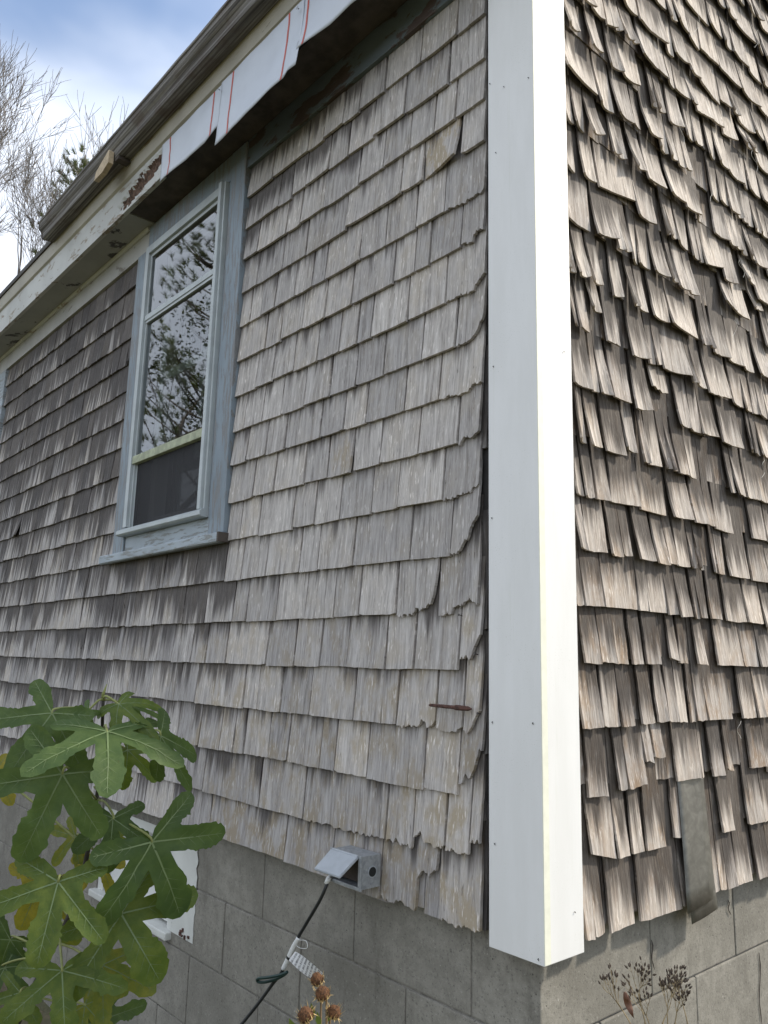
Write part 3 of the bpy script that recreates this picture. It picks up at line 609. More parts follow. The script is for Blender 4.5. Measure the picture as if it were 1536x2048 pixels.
for r in range(0, 30):
    zb = ZG[r]; ex = ZG[r+1]-ZG[r]; ylim = 5.2; y_end = 0.10
    if r in G:
        c, L = G[r]
        for (xl, yl, xr, yr_) in L:
            (ya, za), (yb, zz) = gz(c, xl, yl), gz(c, xr, yr_)
            if yb-ya < 0.01: continue
            st = gable_style(zb); st.update(zl=za, zr=zz)
            m_ = (za+zz)/2
            SH.add('gable', ya+0.0008, yb-0.0008, m_, max(0.08, ZG[r+1]-m_+0.004), **st); y_end = yb
            SH.items[-1]['expd'] = ex
            it = SH.items[-1]; wv_ = it['a1']-it['a0']
            if wv_ > 0.055 and rs.random() < 0.4:
                k_ = rs.uniform(0.3, 0.7); cut = it['a0']+wv_*k_; zc_ = za+(zz-za)*k_; two = dict(it); gq = rs.uniform(0.0006, 0.002)
                it.update(a1=cut-gq, zr=zc_+rs.uniform(-0.004, 0.004)); two.update(a0=cut+gq, zl=zc_+rs.uniform(-0.005, 0.005), lift=max(0.002, it['lift']+rs.uniform(-0.004, 0.004)), twist=it['twist']+rs.uniform(-0.003, 0.003)); SH.items.append(two)
            if m_-zb > 0.05: SH.items[-1].update(rag=0.007, top=1.6)
    if r in (13, 15, 17): 
        holes = {13: [(0.165, 0.235)], 15: [(0.10, 0.325)], 17: [(0.10, 0.30), (0.47, 0.79)]}[r]
    elif r > 17: holes = [(0.095, ylim)]; y_end = ylim
    else: holes = []
    for (h0, h1) in holes+[(y_end+0.004, ylim)]:
        y = h0
        while y < h1-0.02:
            w = min(rs.choice((0.05, 0.07, 0.08, 0.10, 0.12, 0.15)), h1-y)
            st = gable_style(zb); dz = rs.uniform(-0.012, 0.010); st.update(zl=zb+dz, zr=zb+dz+rs.uniform(-0.004, 0.004))
            g = rs.choice((0.001, 0.0015, 0.003, 0.006))
            if r == 15 and y < 0.3 and not (0.1 < y < 0.11): st.update(base=0.018)
            if zb+2*ex < 2.62+SLOPE*y: SH.add('gable', y+g, y+w-g, zb, ex, **st)
            y += w
# loose under-course behind the wide gaps of the gable wall, coloured near-black as the gaps' shade
for r in range(0, 20):
    y = 0.10
    while y < 1.6:
        w = rs.choice((0.07, 0.1, 0.13)); 
        SH.add('gable', y+0.001, y+w-0.001, ZG[r]+0.012+rs.uniform(-0.004, 0.01), ZG[r+1]-ZG[r], base=0.0125, lift=0.0, stain=1.05, streak=0.6, brown=0.9, bright=0.1+0.3*rs.random(), rag=0.003, under=True, top=1.3); y += w
def project(p):
    d = p-CP; zc = d.dot(CF)
    return (768+FPX*d.dot(CR)/zc, 1024-FPX*d.dot(CU)/zc) if zc > 0.05 else (-9e9, -9e9)
def show_area(d):
    w_ = d['wall']; o = 0.02; m_ = (d['a0']+d['a1'])/2; zc = d['zb']+d['expo']*0.5
    x, y = project(to_world(w_, m_, o, zc))
    if not (-20 < x < 1556 and -20 < y < 2068) or d.get('under') or d.get('base', 0.022) < 0.012: return 0
    if w_ == 'side' and (d['zb'] > 2.25): return 0
    x0, y0 = project(to_world(w_, d['a0'], o, zc)); x1, y1 = project(to_world(w_, d['a1'], o, zc))
    x2, y2 = project(to_world(w_, m_, o, d['zb'])); x3, y3 = project(to_world(w_, m_, o, d['zb']+d['expo']))
    return abs((x1-x0)*(y3-y2)-(y1-y0)*(x3-x2))
for d in SH.items: d['area'] = show_area(d)
order = sorted(SH.items, key=lambda d: -d['area']); single = set(id(d) for d in order[:300] if d['area'] > 0)
rest = {'side': [], 'gable': []}; gr_ = random.Random(77)
for d in SH.items:
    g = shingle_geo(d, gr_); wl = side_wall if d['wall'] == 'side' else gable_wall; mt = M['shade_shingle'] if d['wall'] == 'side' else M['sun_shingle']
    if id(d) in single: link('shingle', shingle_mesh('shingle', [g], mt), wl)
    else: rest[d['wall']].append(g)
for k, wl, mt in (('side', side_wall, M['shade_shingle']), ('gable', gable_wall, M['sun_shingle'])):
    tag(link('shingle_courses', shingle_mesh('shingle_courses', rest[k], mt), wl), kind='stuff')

# ------------------------------------------------------------------ corner board
cb = MB().box((-0.099, -0.040, 0.002), (0.040, -0.021, 2.452), 0.0012).build('corner_board', M['white_board'], house)
MB().box((0.021, -0.0205, 0.002), (0.040, 0.0885, 2.9), 0.0012).build('board', M['white_board'], cb)
MB().box((0.0395, -0.0402, 0.0035), (0.0415, -0.0215, 2.45), 0.0006).build('board_edge', M['board_edge'], cb)
for i, (px, py) in enumerate(((980,167),(1008,173),(1057,155),(987,732),(1066,1445),(984,1035),(985,1443),(990,1686),(1077,1917),(992,305))):
    p = at(px, py, 1, -0.0405); MB().tube([p, p+Vector((0, -0.002, -0.001)), p+Vector((0.0015, -0.001, -0.004))], [0.0007, 0.0012, 0.0004], 5).build('speck', M['speck'], cb)
for (px, py) in ((1122,391),(1127,703),(1149,1823)):
    p = at(px, py, 0, 0.0405); MB().tube([p, p+Vector((0.002, 0, -0.001)), p+Vector((0.001, 0.001, -0.003))], [0.0007, 0.0012, 0.0004], 5).build('speck', M['speck'], cb)

# ------------------------------------------------------------------ eaves
ZS, YF = 2.453, -0.171
jx = lambda a, s_=1.0: (lambda x, y, z: (a*nz(x*3*s_, y*9, z*9), a*nz(x*2.1*s_, 5+y*9, z*9)))
fr = MB().box((-4.155, -0.030, 2.343), (-2.102, -0.001, ZS), 0.002).build('frieze_board', M['frieze'], house)
MB().box((-1.282, -0.028, 2.345), (-0.002, -0.001, ZS+0.02), 0.002).build('frieze_board', M['frieze_bare'], house)
MB().box((-6.9, -0.030, 2.343), (-4.157, -0.001, ZS), 0.002).build('frieze_board', M['frieze'], house)
MB().box((-4.32, -0.034, -0.0), (-4.157, -0.001, 2.341), 0.003).build('trim_board', M['blue_sill'], house)
MB().extrude_x([(-0.031, ZS), (-0.031, ZS-0.016), (-0.037, ZS-0.014), (-0.044, ZS-0.004), (-0.044, ZS)], -6.9, -2.104, 60, jx(0.0012, 4)).build('bed_moulding', M['fascia'], house)
MB().box((XL, YF+0.019, ZS), (-2.06, -0.002, ZS+0.012)).build('soffit', M['soffit'], house)
# the lower fascia with its rotted-out pocket
fb = MB(); nxs, nzs = 220, 12; rotv = []
def rot_amt(x, z):
    cx = (x+1.90)/0.24; top = 2.565-0.13*max(0, -cx)-0.02; lo = 2.468
    k = 1.1-abs(cx)**2-((z-(2.520+0.03*cx))/0.042)**2+0.7*nz(x*34, z*34)+0.35*nz(x*90, z*90)
    return max(0.0, min(1.0, k*1.6))
X0f, X1f = XL, -1.70
for i in range(nxs+1):
    u = i/nxs; x = X1f+(X0f-X1f)*u**2.2
    for j in range(nzs+1):
        z = ZS-0.004+(2.592-ZS+0.004)*j/nzs; a = rot_amt(x, z)
        fb.v.append(Vector((x, YF+0.0005*nz(x*9, z*40)+a*(0.013+0.006*nz(x*120, z*120)), z)))
nf = len(fb.v)
for i in range(nxs):
    for j in range(nzs): a = i*(nzs+1)+j; fb.f.append((a, a+1, a+nzs+2, a+nzs+1))
for i in range(nxs+1):
    x = fb.v[i*(nzs+1)].x; fb.v += [Vector((x, YF+0.019, ZS-0.004)), Vector((x, YF+0.019, 2.592))]
for i in range(nxs):
    a = i*(nzs+1); b = nf+2*i; fb.f += [(a, a+nzs+1, b+2, b), (b, b+2, b+3, b+1)]
fb.f.append(tuple(range(nzs+1))+(nf+1, nf))
fascia = fb.build('fascia', M['fascia'], house)
fascia.data.materials.append(M['rot'])
for p in fascia.data.polygons:
    c = p.center
    if rot_amt(c.x, c.z) > 0.35 and c.y < YF+0.0185 and c.z > ZS: p.material_index = 1
MB().extrude_x([(YF+0.019, 2.592), (YF+0.001, 2.592), (YF-0.010, 2.600), (YF-0.018, 2.656), (YF-0.018, 2.664), (YF+0.019, 2.664)], XL, 0.10, 90, jx(0.0008, 3)).build('crown_board', M['fascia_upper'], house)
MB().box((XL-0.1, YF-0.026, 2.664), (0.13, YF+0.02, 2.6675)).build('drip_edge', M['dark_wood'], house)
for k in range(5): MB().box((-1.62+0.405*k, -0.165, ZS+0.03), (-1.58+0.405*k, 0.0, ZS+0.20)).build('rafter_tail', M['dark_wood'], house)
MB().box((-2.058, -0.150, ZS+0.004), (0.02, -0.030, ZS+0.014)).build('soffit_remnant', M['dark_wood'], house)
# wooden gutter
GB = YF-0.020
gp = [(GB, 2.662), (-0.236, 2.657), (-0.246, 2.660), (-0.2485, 2.672), (-0.2475, 2.684), (-0.252, 2.694), (-0.262, 2.703), (-0.268, 2.714), (-0.269, 2.730), (-0.274, 2.734), (-0.274, 2.744), (-0.258, 2.745), (-0.245, 2.712), (-0.215, 2.700), (GB-0.012, 2.714), (GB-0.010, 2.740), (GB, 2.740)]
gut = MB().extrude_x(gp, -2.93, 0.12, 120, lambda x, y, z: (0.0016*nz(x*5, y*40, z*40), 0.0014*nz(x*4, 7+y*40)+(-0.004*max(0, 1-abs(x+2.93)/0.4)))).build('gutter', M['gutter'], house)
ec = MB(); ec.v = [Vector((-2.934, y-0.001, z)) for (y, z) in gp[:11]]+[Vector((-2.934, GB, 2.744))]+[Vector((-2.945, y-0.001, z)) for (y, z) in gp[:11]]+[Vector((-2.945, GB, 2.744))]
ec.f = [tuple(range(12)), tuple(reversed(range(12, 24)))]+[(i, (i+1) % 12, (i+1) % 12+12, i+12) for i in range(12)]
ec.build('end_cap', M['dark_wood'], gut)
sb = MB(); pts = [(-2.18, 2.612), (-2.165, 2.648), (-2.035, 2.690), (-2.028, 2.682), (-2.028, 2.628), (-2.09, 2.610)]
sb.v = [Vector((x, -0.272, z)) for x, z in pts]+[Vector((x, -0.2505, z)) for x, z in pts]
sb.f = [tuple(range(6)), tuple(reversed(range(6, 12)))]+[(i, (i+1) % 6, (i+1) % 6+6, i+6) for i in range(6)]
sb.build('splice_block', M['fresh_wood'], gut)
MB().box((-2.028, -0.245, 2.640), (-1.99, GB-0.002, 2.6565), 0.002).build('hanger_block', M['dark_wood'], gut)
rsx = MB()
rr = random.Random(3); x = -2.93
while x < 0.1:
    w = rr.uniform(0.22, 0.34); rsx.box((x, -0.232+rr.uniform(-0.006, 0.004), 2.7465+0.0), (min(x+w, 0.13)-0.004, -0.15, 2.755+rr.uniform(0, 0.003)), 0.001); x += w
rsx.build('roof_edge_shingles', M['gutter'], roof)
# membrane strips hung over the open eave
def membrane(xa, xb, lows, y0, name='membrane_strip', reds=(), curl=0.02):
    nx, nzz = 48, 12; mb = MB()
    def low(x):
        for (p, q) in zip(lows[:-1], lows[1:]):
            if p[0] <= x <= q[0]:
                t_ = (x-p[0])/(q[0]-p[0]); return p[1]+(q[1]-p[1])*t_
        return lows[0][1] if x < lows[0][0] else lows[-1][1]
    def pt(x, t_, off=0.0):
        zt = 2.580; z = zt+(low(x)-zt)*t_
        y = y0-curl*t_**2*(0.55+0.45*math.sin(x*5.1))-0.005*math.sin(x*9+t_*2)*t_-0.002*nz(x*11, t_*5)-off
        return Vector((x, y, z))
    for i in range(nx+1):
        for j in range(nzz+1): mb.v.append(pt(xa+(xb-xa)*i/nx, j/nzz))
    m0 = len(mb.v); mb.v += [v+Vector((0, 0.0014, 0)) for v in mb.v]
    n = nzz+1
    for i in range(nx):
        for j in range(nzz): a = i*n+j; mb.f += [(a, a+n, a+n+1, a+1), (m0+a, m0+a+1, m0+a+n+1, m0+a+n)]
        a = i*n+nzz; mb.f.append((a, a+n, m0+a+n, m0+a))
    for i in (0, nx):
        for j in range(nzz): a = i*n+j; mb.f.append((a, a+1, m0+a+1, m0+a))
    o = mb.build(name, M['membrane'], house, True)
    for rx in reds:
        rb = MB()
        for j in range(nzz+1):
            t_ = j/nzz; wv_ = 0.004*math.sin(t_*5+rx*20)*t_
            for dx in (-0.0045, 0.0045): rb.v.append(pt(rx+wv_+dx, t_*0.995+0.003, 0.0008))
        rb.f = [(2*j, 2*j+1, 2*j+3, 2*j+2) for j in range(nzz)]
        m1 = len(rb.v); rb.v += [v+Vector((0, 0.0005, 0)) for v in rb.v]; rb.f += [tuple(m1+i for i in reversed(q)) for q in rb.f]
        rb.build('red_line', M['red_line'], o, True)
    return o
def low_edge(pp): return [(p.x, p.z) for p in (at(x, y, 1, YF-0.024) for x, y in pp)]
membrane(-1.70, -1.185, low_edge([(320,352),(337,339),(368,317),(404,284),(424,256),(450,230)]), YF-0.009, reds=(-1.628, -1.283), curl=0.012)
membrane(-1.225, -0.722, low_edge([(439.5,281.6),(467,254),(491,232),(527,200),(573,159),(580,145),(602,128.5)]), YF-0.013, reds=(-1.145, -0.802), curl=0.022)
membrane(-0.735, -0.15, low_edge([(602,91.6),(618.6,78),(655.5,46.5),(694,2.7)])+[(-0.15, 2.38)], YF-0.010, reds=(-0.702, -0.25), curl=0.015)
membrane(-0.17, 0.10, [(-0.17, 2.37), (-0.05, 2.40), (0.10, 2.39)], YF-0.013, reds=(-0.11,), curl=0.018)
for (px, py) in ((598, 18), (440, 180)):
    p = at(px, py, 1, YF-0.02); MB().tube([p, p+Vector((0, -0.006, 0)), p+Vector((0, -0.007, 0))], [0.002, 0.002, 0.006], 8).build('roofing_nail', M['galv'], house)

# ------------------------------------------------------------------ window
win = MB().box((-2.199, -0.036, 0.982), (-2.094, 0.0, 2.341), 0.003).build('window', M['blue_casing'], house)
MB().box((-1.388, -0.036, 0.982), (-1.281, 0.0, 2.452), 0.003).build('side_casing', M['blue_casing'], win)
MB().box((-1.402, -0.030, 1.045), (-1.389, 0.0, 2.40), 0.002).build('casing_bead', M['blue_casing'], win)
MB().box((-2.100, -0.0345, 2.343), (-1.390, 0.0, 2.452), 0.003).build('head_casing', M['blue_casing'], win)
sl_ = MB().extrude_x([(-0.001, 0.950), (-0.054, 0.944), (-0.060, 0.948), (-0.060, 0.974), (-0.054, 0.980), (-0.001, 0.981)], -2.275, -1.272, 40, lambda x, y, z: (0.0012*nz(x*14, z*30), 0.0012*nz(x*11, 4+z*30))).build('sill', M['blue_sill'], win)
MB().box((-1.279, -0.0605, 0.946), (-1.268, -0.002, 0.979), 0.001).build('sill_end_grain', M['dark_wood'], win)
MB().box((-2.092, -0.028, 0.982), (-1.392, -0.001, 1.046), 0.002).build('sub_sill', M['blue_sill'], win)
MB().extrude_x([(-0.02, 1.047), (-0.058, 1.047), (-0.066, 1.053), (-0.066, 1.066), (-0.058, 1.073), (-0.035, 1.083), (-0.02, 1.083)], -2.105, -1.398, 2).build('storm_sill', M['storm'], win)
for (a, b) in ((-2.092, -2.062), (-1.455, -1.402)):
    sv = MB()
    if a < -2: sv.box((a, -0.046, 1.084), (b, -0.006, 2.341), 0.002).box((b+0.0005, -0.034, 1.085), (b+0.012, -0.008, 2.34), 0.001)
    else: sv.box((a+0.020, -0.060, 1.074), (b-0.012, -0.006, 2.341), 0.003).box((b-0.0115, -0.048, 1.05), (b, -0.006, 2.341), 0.002).box((a, -0.047, 1.084), (a+0.0195, -0.006, 2.34), 0.002)
    sv.build('storm_stile', M['storm'], win)
MB().box((-2.061, -0.046, 2.306), (-1.456, -0.006, 2.3405), 0.002).box((-2.049, -0.034, 2.290), (-1.456, -0.008, 2.3055), 0.001).build('storm_head', M['storm'], win)
MB().box((-2.060, -0.040, 1.988), (-1.457, -0.016, 2.012), 0.002).box((-2.060, -0.036, 1.976), (-1.457, -0.018, 1.9875), 0.001).build('storm_rail', M['storm'], win)
MB().box((-2.060, -0.042, 1.350), (-1.457, -0.014, 1.384), 0.003).build('mossy_rail', M['moss_rail'], win)
def pane(name, x0, x1, z0, z1, y, mat, th=0.003):
    mb = MB(); nx = 10
    for sgn in (0, 1):
        for i in range(nx+1):
            for j in range(nx+1):
                x = x0+(x1-x0)*i/nx; z = z0+(z1-z0)*j/nx
                mb.v.append(Vector((x, y+(th if sgn else 0)+0.00025*math.sin(x*4.0+1)*math.sin(z*3.1), z)))
    n = nx+1; o = n*n
    for i in range(nx):
        for j in range(nx): a = i*n+j; mb.f += [(a, a+n, a+n+1, a+1), (o+a, o+a+1, o+a+n+1, o+a+n)]
    return mb.build(name, mat, win, True)
pane('pane', -2.060, -1.457, 2.012, 2.306, -0.029, M['glass']); pane('pane', -2.060, -1.457, 1.384, 1.976, -0.026, M['glass'])
MB().box((-2.060, -0.0220, 1.084), (-1.457, -0.0212, 1.350)).build('insect_screen', M['screen'], win)
MB().box((-2.056, -0.0235, 1.084), (-2.044, -0.020, 1.35), 0.001).box((-1.47, -0.0235, 1.084), (-1.458, -0.020, 1.35), 0.001).build('screen_edge', M['storm'], win)
sash = MB().box((-2.058, 0.045, 1.07), (-2.01, 0.085, 2.33), 0.002).box((-1.47, 0.045, 1.07), (-1.422, 0.085, 2.33), 0.002).box((-2.009, 0.045, 1.725), (-1.471, 0.085, 1.765), 0.002).box((-2.009, 0.045, 1.07), (-1.471, 0.085, 1.13), 0.002).box((-2.009, 0.045, 2.29), (-1.471, 0.085, 2.329), 0.002).build('sash', M['sash'], win)
MB().box((-2.009, 0.05, 2.075), (-1.471, 0.07, 2.090)).build('muntin', M['sash'], win)
pane('inner_pane', -2.009, -1.471, 1.13, 2.29, 0.072, M['glass2'])
for i in range(2): MB().box((-2.06+0.325*i, 0.10, 1.08), (-1.745+0.323*i, 0.125, 2.32)).build('window_blind', M['dark_wood'], win)

# ------------------------------------------------------------------ metal sheets, nails, loose fibres on the walls
def sheet(y0, y1, z0, z1, x0, skew, name):
    mb = MB(); ny, nn = 6, 8
    for i in range(ny+1):
        for j in range(nn+1):
            t_ = j/nn; u = i/ny; y = y0+(y1-y0)*u+skew*t_; z = z0+(z1-z0)*t_+0.012*u*(1-t_)
            mb.v.append(Vector((x0-0.030*t_+0.002*math.sin(u*4+t_*3), y, z)))
    n = nn+1; m0 = len(mb.v); mb.v += [v-Vector((0.0009, 0, 0)) for v in mb.v]
    for i in range(ny):
        for j in range(nn): a = i*n+j; mb.f += [(a, a+n, a+n+1, a+1), (m0+a, m0+a+1, m0+a+n+1, m0+a+n)]
        a = i*n; mb.f.append((a, m0+a, m0+a+n, a+n))
    for i in (0, ny):
        for j in range(nn): a = i*n+j; mb.f.append((a, a+1, m0+a+1, m0+a))
    return mb.build(name, M['sheet'], gable_wall, True)
sheet(0.500, 0.632, 0.002, 0.36, 0.0405, 0.026, 'metal_sheet'); sheet(0.532, 0.664, -0.028, 0.30, 0.0330, 0.010, 'metal_sheet')
a, b = at(858, 1410, 1, -0.036), at(943, 1418, 1, -0.040); dv = (b-a)
tag(MB().tube([a, a+dv*0.04, a+dv*0.35, a+dv*0.60, a+dv*0.66, a+dv*0.74, a+dv*0.93, b], [0.0015, 0.0035, 0.0042, 0.0042, 0.0062, 0.0060, 0.0052, 0.0016], 7).build('rusty_spike', M['rust']), 'rusty iron spike lying sideways across lower shingles by the white corner board', 'spike')
for (px, py, dx, dz) in ((250, 1216, 0.012, 0.020), (165, 1291, 0.02, -0.012), (925, 1232, 0.0, 0.002), (956, 1309, 0, 0.002), (961, 1428, 0.002, 0.002)):
    p = at(px, py, 1, -0.024); MB().tube([p, p+Vector((dx, -0.012, dz)), p+Vector((dx*1.02, -0.0125, dz*1.02))], [0.0012, 0.0012, 0.0030], 7).build('nail', M['nail'], side_wall)
rg = random.Random(21)
for (px, py, ln) in ((1400, 25, 60), (1392, 60, 40), (1360, 230, 70), (1425, 350, 60), (1518, 60, 40), (1505, 300, 50), (1480, 520, 40), (1470, 640, 50), (1478, 1442, 40), (1530, 920, 40)):
    pts = []; dx, dy = rg.uniform(-0.35, 0.35), 1.0
    for k in range(8): pts.append(at(px+dx*k*ln/8+4*math.sin(k*0.9+px), py+dy*k*ln/8, 0, 0.050+0.004*math.sin(k)))
    MB().tube(pts, 0.00055, 4).build('loose_fibre', M['fiber'], gable_wall)
for (px, py, L_) in ((1303, 1880, 60), (1456, 1800, 30), (1518, 1905, 150)):
    pts = [at(px+2*math.sin(k*1.3)+k*0.7, py+L_*k/6, 0, -0.0095) for k in range(7)]
    MB().tube(pts, [0.0008, 0.0016, 0.0011, 0.0014, 0.0010, 0.0013, 0.0005], 5).build('dark_crack', M['dark_wood'], foundation)

# ------------------------------------------------------------------ outlet box and cord
ob = tag(empty('outlet_box', (-0.51, -0.05, 0.04)), 'grey metal outdoor outlet box with flip lid on the bottom shingles', 'outlet box')
bx = MB(); x0, x1, zA, zB, yA, yB = -0.566, -0.453, 0.040, 0.112, -0.026, -0.084
bx.box((x0, yA, zA), (x0+0.004, yB, zB)).box((x1-0.004, yA, zA), (x1, yB, zB)).box((x0+0.004, yA, zB-0.004), (x1-0.004, yB, zB)).box((x0+0.004, yA, zA), (x1-0.004, yB, zA+0.004)).box((x0+0.004, yA, zA+0.004), (x1-0.004, yA-0.004, zB-0.004))
bx.build('box_body', M['galv'], ob)
MB().box((x0-0.003, yB-0.0005, zA-0.003), (x1+0.0025, yB-0.005, zA+0.005), 0.001).box((x0-0.003, yB-0.0005, zB-0.005), (x1+0.0025, yB-0.005, zB+0.003), 0.001).box((x0-0.003, yB-0.0005, zA+0.0055), (x0+0.008, yB-0.005, zB-0.0055), 0.001).box((x1-0.008, yB-0.0005, zA+0.0055), (x1+0.0025, yB-0.005, zB-0.0055), 0.001).build('cover_plate', M['galv'], ob)
MB().box((x0+0.012, yB+0.012, zA+0.010), (x1-0.012, yB+0.03, zB-0.010), 0.002).build('receptacle', M['dark_wood'], ob)
MB().tube([(x1+0.0002, -0.052, 0.076), (x1+0.0016, -0.052, 0.076)], 0.0135, 20).build('knockout_ring', M['lid'], ob)
MB().tube([(x1+0.0014, -0.052, 0.076), (x1+0.0022, -0.052, 0.076)], 0.0110, 20).build('knockout_plug', M['black_rubber'], ob)
ld = MB(); h0 = Vector((0, yB-0.006, zB-0.002)); dn = Vector((0, -0.052, -0.038)); nn_ = dn.cross(Vector((1, 0, 0))).normalized()*0.004
if nn_.z < 0: nn_ = -nn_
lv = [h0+Vector((x0+0.004, 0, 0)), h0+Vector((x1-0.006, 0, 0)), h0+dn+Vector((x1-0.010, 0, 0)), h0+dn+Vector((x0+0.006, 0, 0))]
ld.v = [v+nn_ for v in lv]+[v-nn_*0.6 for v in lv]; ld.f = [(0,1,2,3), (7,6,5,4), (0,4,5,1), (1,5,6,2), (2,6,7,3), (3,7,4,0)]
lid = ld.build('lid', M['lid'], ob)
bm = bmesh.new(); bm.from_mesh(lid.data); bmesh.ops.bevel(bm, geom=bm.edges[:], offset=0.0016, segments=2, affect='EDGES'); bm.to_mesh(lid.data); bm.free()
MB().tube([(x0+0.008, yB-0.005, zB+0.001), (x1-0.010, yB-0.005, zB+0.001)], 0.0028, 8).build('hinge', M['lid'], ob)
cord = tag(empty('extension_cord', tuple(at(590, 1880, 1, -0.12))), 'black extension cord with white tag and green tie hanging from outlet box', 'cord')
def cp(px, py, y): return at(px, py, 1, y)
def smooth_path(pts, n=6):
    out = []
    for i in range(len(pts)-1):
        p0, p1, p2, p3 = pts[max(i-1, 0)], pts[i], pts[i+1], pts[min(i+2, len(pts)-1)]
        for k in range(n):
            t_ = k/n; out.append(0.5*((2*p1)+(p2-p0)*t_+(2*p0-5*p1+4*p2-p3)*t_*t_+(3*p1-p0-3*p2+p3)*t_**3))
    return out+[pts[-1]]
pth = smooth_path([cp(663, 1740, -0.066), cp(655, 1765, -0.100), cp(640, 1800, -0.112), cp(612, 1848, -0.118), cp(585, 1895, -0.122), cp(566, 1940, -0.128), cp(545, 1968, -0.135), cp(518, 2005, -0.15), cp(485, 2046, -0.17), cp(430, 2110, -0.22), cp(360, 2190, -0.30), cp(300, 2290, -0.36)])
MB().tube(pth, 0.0042, 8).build('cable', M['black_rubber'], cord, True)
MB().tube([cp(661, 1752, -0.090), cp(657, 1758, -0.098), cp(652, 1768, -0.103)], [0.005, 0.0065, 0.0055], 8).build('plug', M['plastic_white'], cord, True)
MB().tube(smooth_path([cp(597, 1876, -0.121), cp(586, 1895, -0.1235), cp(577, 1915, -0.1265), cp(566, 1938, -0.130)]), 0.0056, 8).build('sleeve_tag', M['plastic_white'], cord, True)
MB().tube([cp(578.5, 1913, -0.126), cp(576.5, 1917, -0.127)], 0.0064, 8).build('band', M['black_rubber'], cord)
MB().tube(smooth_path([cp(574, 1944, -0.140), cp(560, 1950, -0.148), cp(535, 1955, -0.152), cp(517, 1957, -0.150), cp(516, 1963, -0.146), cp(530, 1964, -0.14), cp(552, 1958, -0.138), cp(568, 1950, -0.137), cp(574, 1944, -0.140)]), 0.0038, 7).build('cord_tie', M['green_tie'], cord, True)
tgm = MB(); uvs = []
for i in range(13):
    u = i/12; c0 = cp(583+62*u**1.3, 1912+48*u-8*math.sin(u*3.1), -0.126-0.02*math.sin(u*2.6)); c1 = cp(590+66*u**0.9+10*u, 1905+40*u+2, -0.122-0.014*math.sin(u*2.6))
    a_ = cp(577+64*u, 1920+32*math.sin(u*1.8)+8*u, -0.128-0.012*math.sin(u*3)); b_ = cp(590+56*u, 1903+44*u**1.2, -0.124-0.024*math.sin(u*3))
    tgm.v += [a_, b_]; uvs += [(0, u), (1, u)]
tgm.f = [(2*i, 2*i+1, 2*i+3, 2*i+2) for i in range(12)]; k = len(tgm.v); tgm.v += [v+Vector((0.0003, 0.0006, 0)) for v in tgm.v]; tgm.f += [tuple(k+i for i in reversed(q)) for q in tgm.f[:12]]
tg = tgm.build('paper_tag', M['tag'], cord, True); l = tg.data.uv_layers.new(name='UVMap'); allu = uvs+uvs
for lp in tg.data.loops: l.data[lp.index].uv = allu[lp.vertex_index]
MB().tube(smooth_path([cp(597, 1880, -0.122), cp(612, 1882, -0.14), cp(614, 1896, -0.145), cp(600, 1896, -0.13), cp(592, 1890, -0.123)]), 0.0007, 5).build('tag_loop', M['plastic_white'], cord)
#PLANTS
# ------------------------------------------------------------------ fig tree
def fig_outline(rnd, slim=1.0):
    lobes = [(-116, 0.66, 0.130), (-57, 0.95, 0.160), (0, 1.04, 0.175), (57, 0.95, 0.160), (116, 0.66, 0.130)]
    lobes = [(a+rnd.uniform(-6, 6), l*rnd.uniform(0.9, 1.08), w*rnd.uniform(0.9, 1.15)*slim) for a, l, w in lobes]
    def hw(t, w): 
        k = 0.66+0.34*math.sin(min(1, (t-0.28)/0.40)*math.pi/2) if t < 0.68 else 1.0
        return w*k*(1.0 if t < 0.72 else math.sqrt(max(0.0, 1-((t-0.72)/0.28)**2)))
    pts = [(-0.02, 0.0)]; sd_ = rnd.uniform(0, 99)
    pts.append((-0.13, -0.07))
    for i, (a, l, w) in enumerate(lobes):
        ca, sa = math.cos(R(a)), math.sin(R(a)); t0 = 0.40/l if l > 0.8 else 0.48
        tt = [t0+(1-t0)*k/15 for k in range(16)]
        for sg, seq in ((-1, tt), (1, tt[-2::-1])):
            for k, t in enumerate(seq):
                h = hw(t, w)*(1+0.22*nz(t*8, sd_+i*3+sg)+0.22*nz(t*24, sd_+7*i+sg)); 
                if t == 1.0: h = 0
                x, y = t*l, sg*h; pts.append((x*ca-y*sa, x*sa+y*ca))
        if i < 4:
            am = (a+lobes[i+1][0])/2; rr_ = rnd.uniform(0.25, 0.35); pts.append((rr_*math.cos(R(am)), rr_*math.sin(R(am))))
    pts.append((-0.13, 0.07))
    return pts, lobes, hw
def inside(p, poly):
    c = False; j = len(poly)-1
    for i in range(len(poly)):
        if (poly[i][1] > p[1]) != (poly[j][1] > p[1]) and p[0] < (poly[j][0]-poly[i][0])*(p[1]-poly[i][1])/(poly[j][1]-poly[i][1])+poly[i][0]: c = not c
        j = i
    return c
